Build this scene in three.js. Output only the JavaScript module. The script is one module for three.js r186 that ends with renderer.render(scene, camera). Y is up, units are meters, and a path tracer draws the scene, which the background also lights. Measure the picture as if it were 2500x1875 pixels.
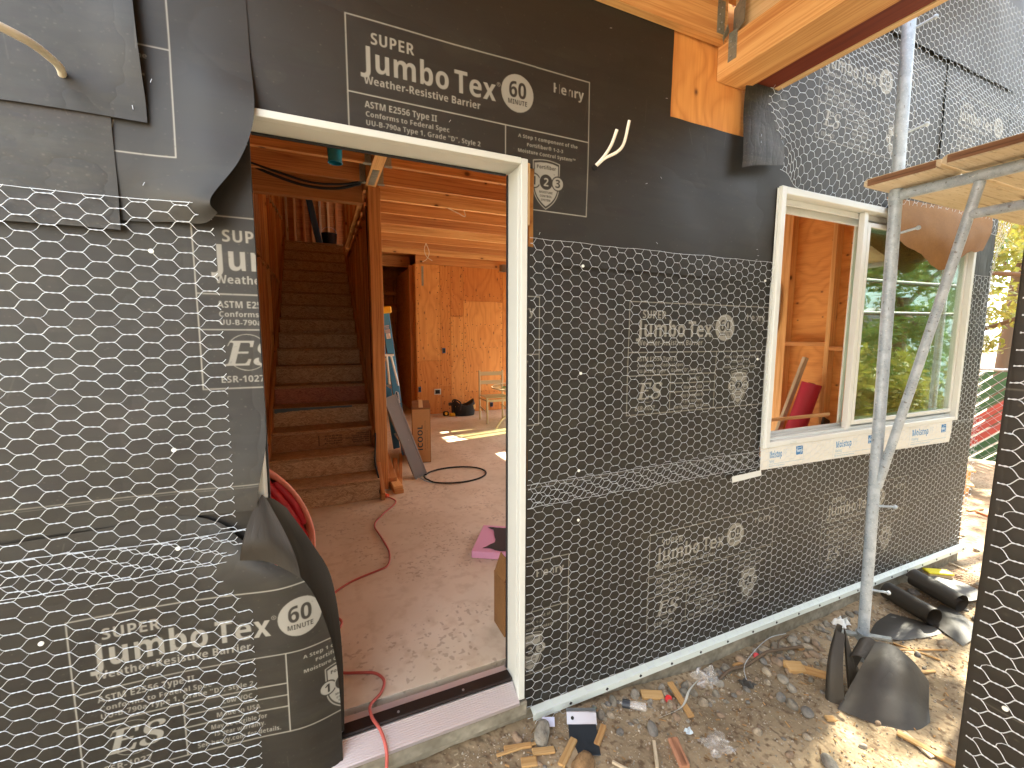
import * as THREE from 'three';
import { mergeGeometries } from 'three/addons/utils/BufferGeometryUtils.js';

// ---------------------------------------------------------------- camera, sky, sun, exposure
const scene = new THREE.Scene();
const camera = new THREE.PerspectiveCamera(82.99, 4 / 3, 0.05, 400);
camera.position.set(0, 1.512, 1.589);
camera.rotation.set(-0.1085, -0.4175, 0.0028, 'YXZ');

const SUN_AZ = 14 * Math.PI / 180, SUN_EL = 37 * Math.PI / 180;     // az from +x towards -z
const sunDir = new THREE.Vector3(Math.cos(SUN_EL) * Math.cos(SUN_AZ), Math.sin(SUN_EL), -Math.cos(SUN_EL) * Math.sin(SUN_AZ));
{
  const W = 512, H = 256, data = new Float32Array(W * H * 4);
  for (let j = 0; j < H; j++) for (let i = 0; i < W; i++) {
    const el = ((j + 0.5) / H - 0.5) * Math.PI, az = ((i + 0.5) / W) * 2 * Math.PI - Math.PI;
    const d = new THREE.Vector3(Math.cos(el) * Math.cos(az), Math.sin(el), Math.cos(el) * Math.sin(az));
    const t = Math.max(0, d.y), h = Math.pow(1 - t, 3.2);
    const glow = Math.pow(Math.max(0, d.dot(sunDir)), 10) * 0.7;
    let r = 0.56 + 0.62 * h + glow, g = 0.64 + 0.55 * h + glow * 0.94, b = 0.76 + 0.42 * h + glow * 0.8;
    if (d.y < 0) { const k = Math.min(1, -d.y * 8); r = r * (1 - k) + 0.30 * k; g = g * (1 - k) + 0.27 * k; b = b * (1 - k) + 0.22 * k; }
    const o = (j * W + i) * 4; data[o] = r; data[o + 1] = g; data[o + 2] = b; data[o + 3] = 1;
  }
  const sky = new THREE.DataTexture(data, W, H, THREE.RGBAFormat, THREE.FloatType);
  sky.mapping = THREE.EquirectangularReflectionMapping; sky.magFilter = sky.minFilter = THREE.LinearFilter; sky.needsUpdate = true;
  scene.background = sky; scene.environment = sky;
  scene.backgroundIntensity = 1; scene.environmentIntensity = 1;
}
const sun = new THREE.DirectionalLight(new THREE.Color(1, 0.93, 0.76), 4.8);
sun.position.copy(sunDir).multiplyScalar(40); sun.target.position.set(2, 0, -2);
sun.castShadow = true; sun.shadow.mapSize.set(4096, 4096);
Object.assign(sun.shadow.camera, { left: -16, right: 16, top: 16, bottom: -16, near: 1, far: 120 });
scene.add(sun, sun.target);

const renderer = new THREE.WebGLRenderer({ antialias: true });
renderer.setSize(1024, 768);
renderer.toneMapping = THREE.LinearToneMapping;
renderer.toneMappingExposure = 6.8;
renderer.shadowMap.enabled = true;
renderer.outputColorSpace = THREE.SRGBColorSpace;

// ---------------------------------------------------------------- helpers
const V = (x, y, z) => new THREE.Vector3(x, y, z);
const lerp = (a, b, t) => a + (b - a) * t, clamp = (x, a, b) => Math.min(b, Math.max(a, x));
const sstep = (a, b, x) => { const t = clamp((x - a) / (b - a), 0, 1); return t * t * (3 - 2 * t); };
function rng(seed) { let s = seed >>> 0; return () => { s = (s + 0x6D2B79F5) | 0; let t = Math.imul(s ^ (s >>> 15), 1 | s); t = (t + Math.imul(t ^ (t >>> 7), 61 | t)) ^ t; return ((t ^ (t >>> 14)) >>> 0) / 4294967296; }; }
const hash = (x, y, s = 0) => { let h = (Math.imul(x, 374761393) + Math.imul(y, 668265263) + Math.imul(s, 974634777)) | 0; h = Math.imul(h ^ (h >>> 13), 1274126177); return ((h ^ (h >>> 16)) >>> 0) / 4294967296; };
function vnoise(x, y, s = 0, px = 0, py = 0) {                       // value noise, period px, py when set
  const xi = Math.floor(x), yi = Math.floor(y), fx = x - xi, fy = y - yi;
  const w = (a, p) => p ? ((a % p) + p) % p : a, u = fx * fx * (3 - 2 * fx), v = fy * fy * (3 - 2 * fy);
  const a = hash(w(xi, px), w(yi, py), s), b = hash(w(xi + 1, px), w(yi, py), s), c = hash(w(xi, px), w(yi + 1, py), s), d = hash(w(xi + 1, px), w(yi + 1, py), s);
  return lerp(lerp(a, b, u), lerp(c, d, u), v);
}
function fbm(x, y, s = 0, o = 4, px = 0, py = 0) { let a = 0, k = 0.5, n = 0; for (let i = 0; i < o; i++) { a += k * vnoise(x, y, s + i * 17, px, py); n += k; x *= 2; y *= 2; px *= 2; py *= 2; k *= 0.5; } return a / n; }

const used = {};
function numbered(n) { if (!(n in used)) { used[n] = 0; return n; } used[n]++; return n + '_' + String(used[n]).padStart(3, '0'); }
function put(o, name, parent) { o.name = parent ? name : numbered(name); (parent || scene).add(o); o.traverse(m => { if (m.isMesh) { m.castShadow = true; m.receiveShadow = true; } }); return o; }
function tag(o, label, category, group) { o.userData.label = label; o.userData.category = category; if (group) o.userData.group = group; return o; }
function thing(name, label, category, p = [0, 0, 0], group) { const g = new THREE.Group(); g.position.set(...p); put(g, name); return tag(g, label, category, group); }
function part(name, geo, mat, parent, p, r) { const m = new THREE.Mesh(geo, mat); if (p) m.position.set(...p); if (r) m.rotation.set(...r); return put(m, name, parent); }
function solo(name, geo, mat, label, category, p, r, group) { const m = new THREE.Mesh(geo, mat); if (p) m.position.set(...p); if (r) m.rotation.set(...r); put(m, name); return tag(m, label, category, group); }
function struct(name, geo, mat, p) { const m = new THREE.Mesh(geo, mat); if (p) m.position.set(...p); put(m, name); m.userData.kind = 'structure'; return m; }

// chamfered box with uv in metres, u along its longest side
const cbCache = new Map();
function cbox(w, h, d, c = 0.002, variant = 0) {
  const key = [w, h, d, c, variant].join('_'); if (cbCache.has(key)) return cbCache.get(key);
  const s = [w / 2, h / 2, d / 2]; c = Math.min(c, s[0] * 0.8, s[1] * 0.8, s[2] * 0.8);
  const pos = [], uv = [], L = s[0] >= s[1] && s[0] >= s[2] ? 0 : s[1] >= s[2] ? 1 : 2;
  const ou = hash(variant, 3, 11) * 7 * (variant ? 1 : 0.3), ov = hash(variant, 5, 12) * 5;
  const tri = (a, b, e) => {
    const n = [0, 0, 0], ab = [b[0] - a[0], b[1] - a[1], b[2] - a[2]], ae = [e[0] - a[0], e[1] - a[1], e[2] - a[2]];
    n[0] = ab[1] * ae[2] - ab[2] * ae[1]; n[1] = ab[2] * ae[0] - ab[0] * ae[2]; n[2] = ab[0] * ae[1] - ab[1] * ae[0];
    const out = n[0] * (a[0] + b[0] + e[0]) + n[1] * (a[1] + b[1] + e[1]) + n[2] * (a[2] + b[2] + e[2]);
    const t = out < 0 ? [a, e, b] : [a, b, e];
    const m = Math.abs(n[0]) >= Math.abs(n[1]) && Math.abs(n[0]) >= Math.abs(n[2]) ? 0 : Math.abs(n[1]) >= Math.abs(n[2]) ? 1 : 2;
    for (const p of t) {
      pos.push(...p);
      const oth = [0, 1, 2].filter(i => i !== m);
      let iu, iv; if (m === L) { iu = oth[0]; iv = oth[1]; } else { iu = L; iv = oth.find(i => i !== L); }
      uv.push(p[iu] + ou + (m === 0 ? 0.13 : 0), p[iv] + ov + m * 0.37);
    }
  };
  const P = (ax, sx, k1, k2) => { const o = [0, 0, 0], [i, j] = [0, 1, 2].filter(q => q !== ax); o[ax] = sx * s[ax]; o[i] = k1 * (s[i] - c); o[j] = k2 * (s[j] - c); return o; };
  for (const ax of [0, 1, 2]) for (const sg of [-1, 1]) { const q = [P(ax, sg, -1, -1), P(ax, sg, 1, -1), P(ax, sg, 1, 1), P(ax, sg, -1, 1)]; tri(q[0], q[1], q[2]); tri(q[0], q[2], q[3]); }
  const corner = (ax, sx, sy, sz) => { const S = [sx, sy, sz], o = [0, 0, 0]; for (let i = 0; i < 3; i++) o[i] = S[i] * (i === ax ? s[i] : s[i] - c); return o; };
  for (const [a, b] of [[0, 1], [0, 2], [1, 2]]) for (const sa of [-1, 1]) for (const sb of [-1, 1]) {
    const k = 3 - a - b, S1 = [0, 0, 0]; S1[a] = sa; S1[b] = sb; S1[k] = -1; const S2 = S1.slice(); S2[k] = 1;
    const q = [corner(a, ...S1), corner(a, ...S2), corner(b, ...S2), corner(b, ...S1)]; tri(q[0], q[1], q[2]); tri(q[0], q[2], q[3]);
  }
  for (const sx of [-1, 1]) for (const sy of [-1, 1]) for (const sz of [-1, 1]) tri(corner(0, sx, sy, sz), corner(1, sx, sy, sz), corner(2, sx, sy, sz));
  const g = new THREE.BufferGeometry();
  g.setAttribute('position', new THREE.Float32BufferAttribute(pos, 3)); g.setAttribute('uv', new THREE.Float32BufferAttribute(uv, 2)); g.computeVertexNormals();
  cbCache.set(key, g); return g;
}
let lumberSeed = 1;
// a piece of lumber between corner values
function piece(name, mat, parent, x0, x1, y0, y1, z0, z1, c = 0.002) {
  lumberSeed = (lumberSeed * 7 + 3) % 13;
  const r = v => Math.round(v * 10000) / 10000;
  return part(name, cbox(r(x1 - x0), r(y1 - y0), r(z1 - z0), c, 1 + lumberSeed % 6), mat, parent, [(x0 + x1) / 2, (y0 + y1) / 2, (z0 + z1) / 2]);
}
function at(geo, x, y, z, rx = 0, ry = 0, rz = 0) { const g = geo.clone(); g.applyMatrix4(new THREE.Matrix4().compose(V(x, y, z), new THREE.Quaternion().setFromEuler(new THREE.Euler(rx, ry, rz)), V(1, 1, 1))); return g; }
function boxes(list, c = 0.002) { return mergeGeometries(list.map(([x0, x1, y0, y1, z0, z1]) => at(cbox(x1 - x0, y1 - y0, z1 - z0, c), (x0 + x1) / 2, (y0 + y1) / 2, (z0 + z1) / 2))); }
function rod(p, q, r, seg = 12, r2 = r) {
  const a = V(...p), b = V(...q), d = b.clone().sub(a), g = new THREE.CylinderGeometry(r2, r, d.length(), seg);
  const uv = g.attributes.uv; for (let i = 0; i < uv.count; i++) uv.setXY(i, uv.getX(i) * 6.28 * r, uv.getY(i) * d.length());
  g.applyQuaternion(new THREE.Quaternion().setFromUnitVectors(V(0, 1, 0), d.clone().normalize())); g.translate(...a.add(b).multiplyScalar(0.5).toArray()); return g;
}
function tube(pts, r, seg = 8, n) { const cv = new THREE.CatmullRomCurve3(pts.map(p => V(...p)), false, 'centripetal'); return new THREE.TubeGeometry(cv, n || pts.length * 8, r, seg); }
function nidx(g) { const o = g.index ? g.toNonIndexed() : g; for (const k of Object.keys(o.attributes)) if (!['position', 'normal', 'uv'].includes(k)) o.deleteAttribute(k); return o; }
const merge = list => mergeGeometries(list.map(nidx));
function catrom(a, t) { const n = a.length - 1, f = clamp(t, 0, 1) * n, i = Math.min(n - 1, Math.floor(f)), u = f - i; const p0 = a[Math.max(0, i - 1)], p1 = a[i], p2 = a[i + 1], p3 = a[Math.min(n, i + 2)]; return p1.map((_, k) => 0.5 * (2 * p1[k] + (p2[k] - p0[k]) * u + (2 * p0[k] - 5 * p1[k] + 4 * p2[k] - p3[k]) * u * u + (3 * p1[k] - p0[k] - 3 * p2[k] + p3[k]) * u * u * u)); }
// smooth surface through a grid of control points [x, y, z(, u, v)]
function surf(rows, nu, nv, uvf, bump) {
  const pos = [], uv = [], idx = [];
  for (let j = 0; j <= nv; j++) for (let i = 0; i <= nu; i++) {
    const p = catrom(rows.map(r => catrom(r, i / nu)), j / nv); if (bump) bump(p, i / nu, j / nv);
    pos.push(p[0], p[1], p[2]); const q = uvf ? uvf(p, i / nu, j / nv) : [i / nu, j / nv]; uv.push(q[0], q[1]);
  }
  for (let j = 0; j < nv; j++) for (let i = 0; i < nu; i++) { const a = j * (nu + 1) + i, b = a + 1, c = a + nu + 1, d = c + 1; idx.push(a, b, d, a, d, c); }
  const g = new THREE.BufferGeometry(); g.setAttribute('position', new THREE.Float32BufferAttribute(pos, 3)); g.setAttribute('uv', new THREE.Float32BufferAttribute(uv, 2)); g.setIndex(idx); g.computeVertexNormals(); return g;
}
function ribbonShape(pts, depth, bevel = 0.001) { const s = new THREE.Shape(pts.map(p => new THREE.Vector2(...p))); return new THREE.ExtrudeGeometry(s, { depth, bevelEnabled: bevel > 0, bevelSize: bevel, bevelThickness: bevel, bevelSegments: 1, curveSegments: 6 }); }

// ---------------------------------------------------------------- textures
function tex(w, h, f, rep = [1, 1], srgb = true) {
  const d = new Uint8Array(w * h * 4);
  for (let j = 0; j < h; j++) for (let i = 0; i < w; i++) { const c = f(i / w, j / h, i, j), o = (j * w + i) * 4; for (let k = 0; k < 3; k++) d[o + k] = clamp(c[k], 0, 255); d[o + 3] = 255; }
  const t = new THREE.DataTexture(d, w, h, THREE.RGBAFormat); t.wrapS = t.wrapT = THREE.RepeatWrapping; t.magFilter = THREE.LinearFilter; t.minFilter = THREE.LinearFilter; t.repeat.set(...rep); if (srgb) t.colorSpace = THREE.SRGBColorSpace; t.needsUpdate = true; return t;
}
const mix3 = (a, b, t) => [lerp(a[0], b[0], t), lerp(a[1], b[1], t), lerp(a[2], b[2], t)];
function woodTex(light, dark, seed, knots = 3, rings = 52) {
  const R = rng(seed), kn = Array.from({ length: knots }, () => [R(), R(), 0.009 + R() * 0.013]), W = 1024, H = 384, LU = 1.5, LV = 0.42;
  return tex(W, H, (u, v) => {
    let bend = 0.022 * (fbm(u * 5, v * 4, seed, 3, 5, 4) - 0.5), kd = 0, halo = 0;
    for (const [ku, kv, kr] of kn) { let du = u - ku; du -= Math.round(du); let dv = v - kv; dv -= Math.round(dv); const a = du * LU, b = dv * LV, q = (a * a) / (kr * kr * 1.7) + (b * b) / (kr * kr); bend += 0.55 * kr / LV * Math.sign(b || 1) * Math.exp(-(a * a) / (kr * kr * 14) - (b * b) / (kr * kr * 5)); kd = Math.max(kd, q < 1 ? 1 - q * 0.5 : Math.exp(-(q - 1) * 3) * 0.5); halo = Math.max(halo, Math.exp(-q * 0.3)); }
    const vv = v - bend, g = vnoise(u * 2, vv * rings, seed + 5, 2, rings), ring = Math.pow(1 - Math.abs(2 * g - 1), 3), f = fbm(u * 24, vv * 190, seed + 9, 2, 24, 190), big = fbm(u * 2, vv * 7, seed + 21, 3, 2, 7);
    let c = mix3(light, dark, clamp(0.62 * ring * (0.45 + big) + 0.30 * f + 0.5 * (big - 0.5), 0, 1)); c = mix3(c, mix3(dark, [90, 46, 20], 0.4), halo * 0.45); return mix3(c, [58, 30, 16], kd * 0.75);
  }, [1 / LU, 1 / LV]);
}
const texFirA = woodTex([224, 176, 114], [182, 122, 66], 11, 2, 46), texFirB = woodTex([210, 152, 90], [164, 102, 52], 23, 2, 58), texFirC = woodTex([198, 140, 82], [146, 86, 44], 37, 1, 40), texPale = woodTex([226, 196, 150], [190, 150, 100], 41, 2, 60);
const texPlank = (() => { const R = 71; return tex(1024, 256, (u, v) => { const g = fbm(u * 5, v * 60, R, 3, 5, 60), f = fbm(u * 40, v * 120, R + 4, 2, 40, 120), big = fbm(u * 4, v * 3, R + 8, 3, 4, 3), crack = Math.pow(vnoise(u * 7, v * 34, R + 2, 7, 34), 14); return mix3(mix3([208, 194, 168], [174, 154, 124], clamp(0.6 * g + 0.7 * (big - 0.35), 0, 1)), [78, 58, 40], clamp(crack * 0.9 + (f > 0.74 ? 0.18 : 0), 0, 1)); }, [1 / 1.6, 1 / 0.5]); })();
const plankBump = tex(512, 256, (u, v) => { const g = 255 * fbm(u * 12, v * 80, 5, 3, 12, 80); return [g, g, g]; }, [1 / 1.2, 1 / 0.5], false);
const texPly = (() => { const R = rng(5), sp = Array.from({ length: 30 }, () => [R(), R(), 0.003 + R() * 0.006]); return tex(768, 768, (u, v) => {
  const w = fbm(u * 4, v * 1.6 * 2, 50, 3, 4, 3); let q = Math.abs(((u * 9 + w * 5.5) % 1) - 0.5) * 2; const f = fbm(u * 140, v * 10, 55, 2, 140, 10), big = fbm(u * 3, v * 3, 58, 3, 3, 3);
  let c = mix3([224, 160, 88], [188, 118, 56], clamp(0.4 * Math.pow(q, 2) + 0.45 * f + 0.5 * (big - 0.5), 0, 1)), k = 0;
  for (const [a, b, r] of sp) { let du = Math.abs(u - a), dv = Math.abs(v - b); du = Math.min(du, 1 - du); dv = Math.min(dv, 1 - dv); k = Math.max(k, Math.exp(-(du * du + dv * dv * 0.6) / (r * r))); }
  return mix3(c, [70, 36, 18], k * 0.8); }, [1 / 1.2, 1 / 1.2]); })();
const texOsb = (() => { const W = 1024, H = 512, R = rng(91), d = new Float32Array(W * H * 3).fill(0); for (let i = 0; i < W * H; i++) { d[i * 3] = 186; d[i * 3 + 1] = 158; d[i * 3 + 2] = 122; }
  for (let n = 0; n < 5200; n++) { const x = R() * W, y = R() * H, a = (R() - 0.5) * 1.9, l = 14 + R() * 46, w = 2 + R() * 7, t = R(), c = mix3([210, 184, 146], [148, 116, 84], t * t), ca = Math.cos(a), sa = Math.sin(a); for (let p = -l / 2; p < l / 2; p++) for (let q = -w / 2; q < w / 2; q++) { const X = ((x + p * ca - q * sa) % W + W) % W | 0, Y = ((y + p * sa + q * ca) % H + H) % H | 0, o = (Y * W + X) * 3; const e = Math.abs(q) > w / 2 - 1 ? 0.86 : 1; d[o] = c[0] * e; d[o + 1] = c[1] * e; d[o + 2] = c[2] * e; } }
  return tex(W, H, (u, v, i, j) => { const o = (j * W + i) * 3; return [d[o], d[o + 1], d[o + 2]]; }, [1 / 1.1, 1 / 0.55]); })();
const texSlab = tex(1024, 1024, (u, v) => { const a = fbm(u * 5, v * 5, 3, 5, 5, 5), b = fbm(u * 60, v * 60, 6, 3, 60, 60), s = fbm(u * 9, v * 9, 12, 4, 9, 9); let c = mix3([210, 198, 178], [190, 174, 150], clamp((a - 0.3) * 2, 0, 1)); c = mix3(c, [214, 202, 182], clamp((fbm(u * 3, v * 7, 17, 4, 3, 7) - 0.55) * 3, 0, 0.6)); const b2 = fbm(u * 130, v * 130, 16, 2, 130, 130), m = b2 > 0.66 && s > 0.52 ? (b2 - 0.66) * 4 * (s - 0.4) * 4 : 0; return mix3(mix3(c, [168, 146, 120], clamp((b - 0.5) * 1.0, 0, 0.3)), [122, 106, 90], clamp(m, 0, 0.35)); }, [1 / 2.6, 1 / 2.6]);
const texConc = tex(512, 512, (u, v) => { const a = fbm(u * 6, v * 6, 31, 5, 6, 6), b = fbm(u * 50, v * 50, 33, 2, 50, 50); return mix3([156, 150, 134], [96, 90, 76], clamp((a - 0.25) * 1.5 + (b - 0.5) * 0.6, 0, 1)); }, [1, 1]);
const texDirt = tex(1024, 1024, (u, v) => { const a = fbm(u * 6, v * 6, 61, 5, 6, 6), b = fbm(u * 90, v * 90, 63, 2, 90, 90), c2 = vnoise(u * 150, v * 150, 69, 150, 150); let c = mix3([168, 148, 118], [112, 96, 74], clamp((a - 0.25) * 1.7, 0, 1)); c = mix3(c, [84, 64, 46], clamp((b - 0.58) * 2.6, 0, 0.7)); return mix3(c, [206, 190, 160], c2 > 0.93 ? 0.6 : 0); }, [1 / 1.7, 1 / 1.7]);
const dirtBump = tex(512, 512, (u, v) => { const g = 255 * (0.6 * fbm(u * 40, v * 40, 65, 3, 40, 40) + 0.4 * Math.pow(vnoise(u * 64, v * 64, 67, 64, 64), 3)); return [g, g, g]; }, [1 / 0.8, 1 / 0.8], false);
const texGalv = tex(512, 512, (u, v) => { const a = fbm(u * 10, v * 10, 81, 4, 10, 10), f = fbm(u * 90, v * 90, 82, 2, 90, 90), b = vnoise(u * 110, v * 110, 83, 110, 110), d = vnoise(u * 46, v * 46, 85, 46, 46); let c = mix3([178, 190, 200], [138, 151, 164], clamp((a - 0.3) * 1.5 + (f - 0.5) * 0.5, 0, 1)); c = mix3(c, [84, 76, 68], d < 0.09 ? 0.5 : 0); return mix3(c, [226, 226, 220], b > 0.93 || d > 0.965 ? 0.8 : 0); }, [1 / 0.35, 1 / 0.35]);
const texStone = [[150, 142, 128], [126, 118, 104], [170, 154, 130], [116, 112, 106], [142, 120, 98]].map((c, k) => tex(128, 128, (u, v) => { const a = fbm(u * 5, v * 5, 101 + k, 4, 5, 5), b = vnoise(u * 40, v * 40, 104 + k, 40, 40); return mix3(c, mix3(c, [60, 56, 50], 0.6), clamp((a - 0.3) * 1.4 + (b > 0.8 ? 0.3 : 0), 0, 1)); }));
const texKraft = tex(256, 256, (u, v) => { const a = fbm(u * 5, v * 5, 111, 4, 5, 5), b = fbm(u * 60, v * 90, 113, 2, 60, 90); return mix3([152, 116, 74], [124, 90, 54], clamp(0.6 * a + 0.5 * b - 0.05, 0, 1)); }, [1 / 0.5, 1 / 0.5]);
const wrinkle = tex(512, 512, (u, v) => { const a = fbm(u * 5, v * 5, 121, 5, 5, 5), b = Math.abs(fbm(u * 7, v * 4, 125, 4, 7, 4) - 0.5) * 2; const g = 255 * (0.55 * a + 0.45 * Math.sqrt(b)); return [g, g, g]; }, [1 / 0.9, 1 / 0.9], false);

const std = (o) => new THREE.MeshStandardMaterial(o), phy = (o) => new THREE.MeshPhysicalMaterial(o), DS = THREE.DoubleSide;
const M = {
  firA: std({ map: texFirA, roughness: 0.72 }), firB: std({ map: texFirB, roughness: 0.74 }), firC: std({ map: texFirC, roughness: 0.75 }), pale: std({ map: texPale, roughness: 0.75 }),
  redwood: std({ map: texFirC, color: 0x9a5a44, roughness: 0.8 }), plank: std({ map: texPlank, bumpMap: plankBump, bumpScale: 0.0016, roughness: 0.9 }), plankEnd: std({ map: texPlank, color: 0xa88878, roughness: 0.95 }),
  ply: std({ map: texPly, roughness: 0.72 }), osb: std({ map: texOsb, roughness: 0.85 }), osbPink: std({ map: texOsb, color: 0xe0b4c0, roughness: 0.85 }), tread: std({ map: texOsb, color: 0xe6dcd2, roughness: 0.9 }),
  slab: std({ map: texSlab, roughness: 0.62 }), conc: std({ map: texConc, roughness: 0.95 }), dirt: std({ map: texDirt, bumpMap: dirtBump, bumpScale: 0.006, roughness: 1 }),
  galv: std({ map: texGalv, metalness: 0.15, roughness: 0.5 }), jack: std({ map: texGalv, color: 0xd8d0c0, metalness: 0.3, roughness: 0.6 }),
  wire: std({ color: 0xd6dde4, metalness: 0.3, roughness: 0.36 }), zinc: std({ color: 0xb8bcc0, metalness: 0.8, roughness: 0.35 }), strap: std({ map: texGalv, color: 0xcfc2a8, metalness: 0.25, roughness: 0.5 }),
  white: std({ color: 0xc9ccc6, roughness: 0.38 }), vinyl: std({ color: 0xd2d5d2, roughness: 0.32 }), black: std({ color: 0x17181a, roughness: 0.6 }), rubber: std({ color: 0x0c0c0d, roughness: 0.75 }),
  alu: std({ color: 0xc9c3c6, metalness: 0.7, roughness: 0.38 }), bronze: std({ color: 0x2c2522, metalness: 0.5, roughness: 0.45 }),
  plaster: std({ color: 0xe4e0d6, roughness: 0.9 }), cableW: std({ color: 0xe6e2d4, roughness: 0.5 }), cableY: std({ color: 0xdcd6c2, roughness: 0.5 }), red: std({ color: 0xac4e44, roughness: 0.55 }), redCap: std({ color: 0xc02a2c, roughness: 0.35 }),
  blue: std({ color: 0x3f7fa6, roughness: 0.5 }), blueBox: std({ color: 0x1f4d80, roughness: 0.5 }), teal: std({ color: 0x1f86a8, roughness: 0.4 }), yellow: std({ color: 0xe8b021, roughness: 0.5 }), greyMetal: std({ color: 0x8a8c90, metalness: 0.35, roughness: 0.5 }),
  pinkFoam: std({ color: 0xd69ab8, roughness: 0.85 }), crimson: std({ color: 0xb3202e, roughness: 0.45 }), rosin: std({ color: 0xb02a40, roughness: 0.6 }), salmon: std({ color: 0xd98a76, roughness: 0.7 }),
  kraft: std({ map: texKraft, color: 0xe4d6b4, roughness: 0.85, side: DS }), card: std({ map: texKraft, color: 0xe8dcc8, roughness: 0.88 }), paperDark: phy({ color: 0x302b24, ior: 1.5, roughness: 0.6, bumpMap: wrinkle, bumpScale: 0.0015, side: DS }),
  beige: std({ color: 0xcdbb92, roughness: 0.6 }), blackBag: std({ color: 0x22211f, roughness: 0.85 }), gold: std({ color: 0xb98a3a, roughness: 0.6 }), cloth: std({ color: 0x9a9a98, roughness: 0.95, side: DS }), tarp: std({ color: 0x2f74b4, roughness: 0.5, side: DS }),
  glass: phy({ color: 0xeef7f2, transmission: 1, thickness: 0, roughness: 0.0, ior: 2.2, side: DS }), film: phy({ color: 0xffffff, transmission: 0.85, thickness: 0, roughness: 0.12, ior: 1.5, side: DS }),
  leafA: phy({ color: 0x5c7a34, roughness: 0.8, transmission: 0.35, thickness: 0, side: DS }), leafB: phy({ color: 0x86883a, roughness: 0.8, transmission: 0.4, thickness: 0, side: DS }), leafD: phy({ color: 0x22381a, roughness: 0.9, transmission: 0.15, thickness: 0, side: DS }), iron: std({ color: 0x24262a, metalness: 0.3, roughness: 0.6 }), pinkWood: std({ map: texPlank, color: 0xd8a898, roughness: 0.9 }), dusty: std({ map: texPale, color: 0xd0c4ae, roughness: 0.9 }), dustyB: std({ map: texPale, color: 0xc4b298, roughness: 0.9 }),
  leafC: phy({ color: 0x3d6a2c, roughness: 0.8, transmission: 0.3, thickness: 0, side: DS }),
  bark: std({ color: 0x5a4a3a, roughness: 0.95 }), siding: std({ color: 0xb4ccc6, roughness: 0.7 }), slatGreen: std({ color: 0x2f5a3c, roughness: 0.6 }), slatRed: std({ color: 0xa04a44, roughness: 0.6 }), trimW: std({ color: 0xdedfd8, roughness: 0.6 }),
};
const stoneMat = texStone.map(t => std({ map: t, roughness: 0.9 }));
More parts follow.
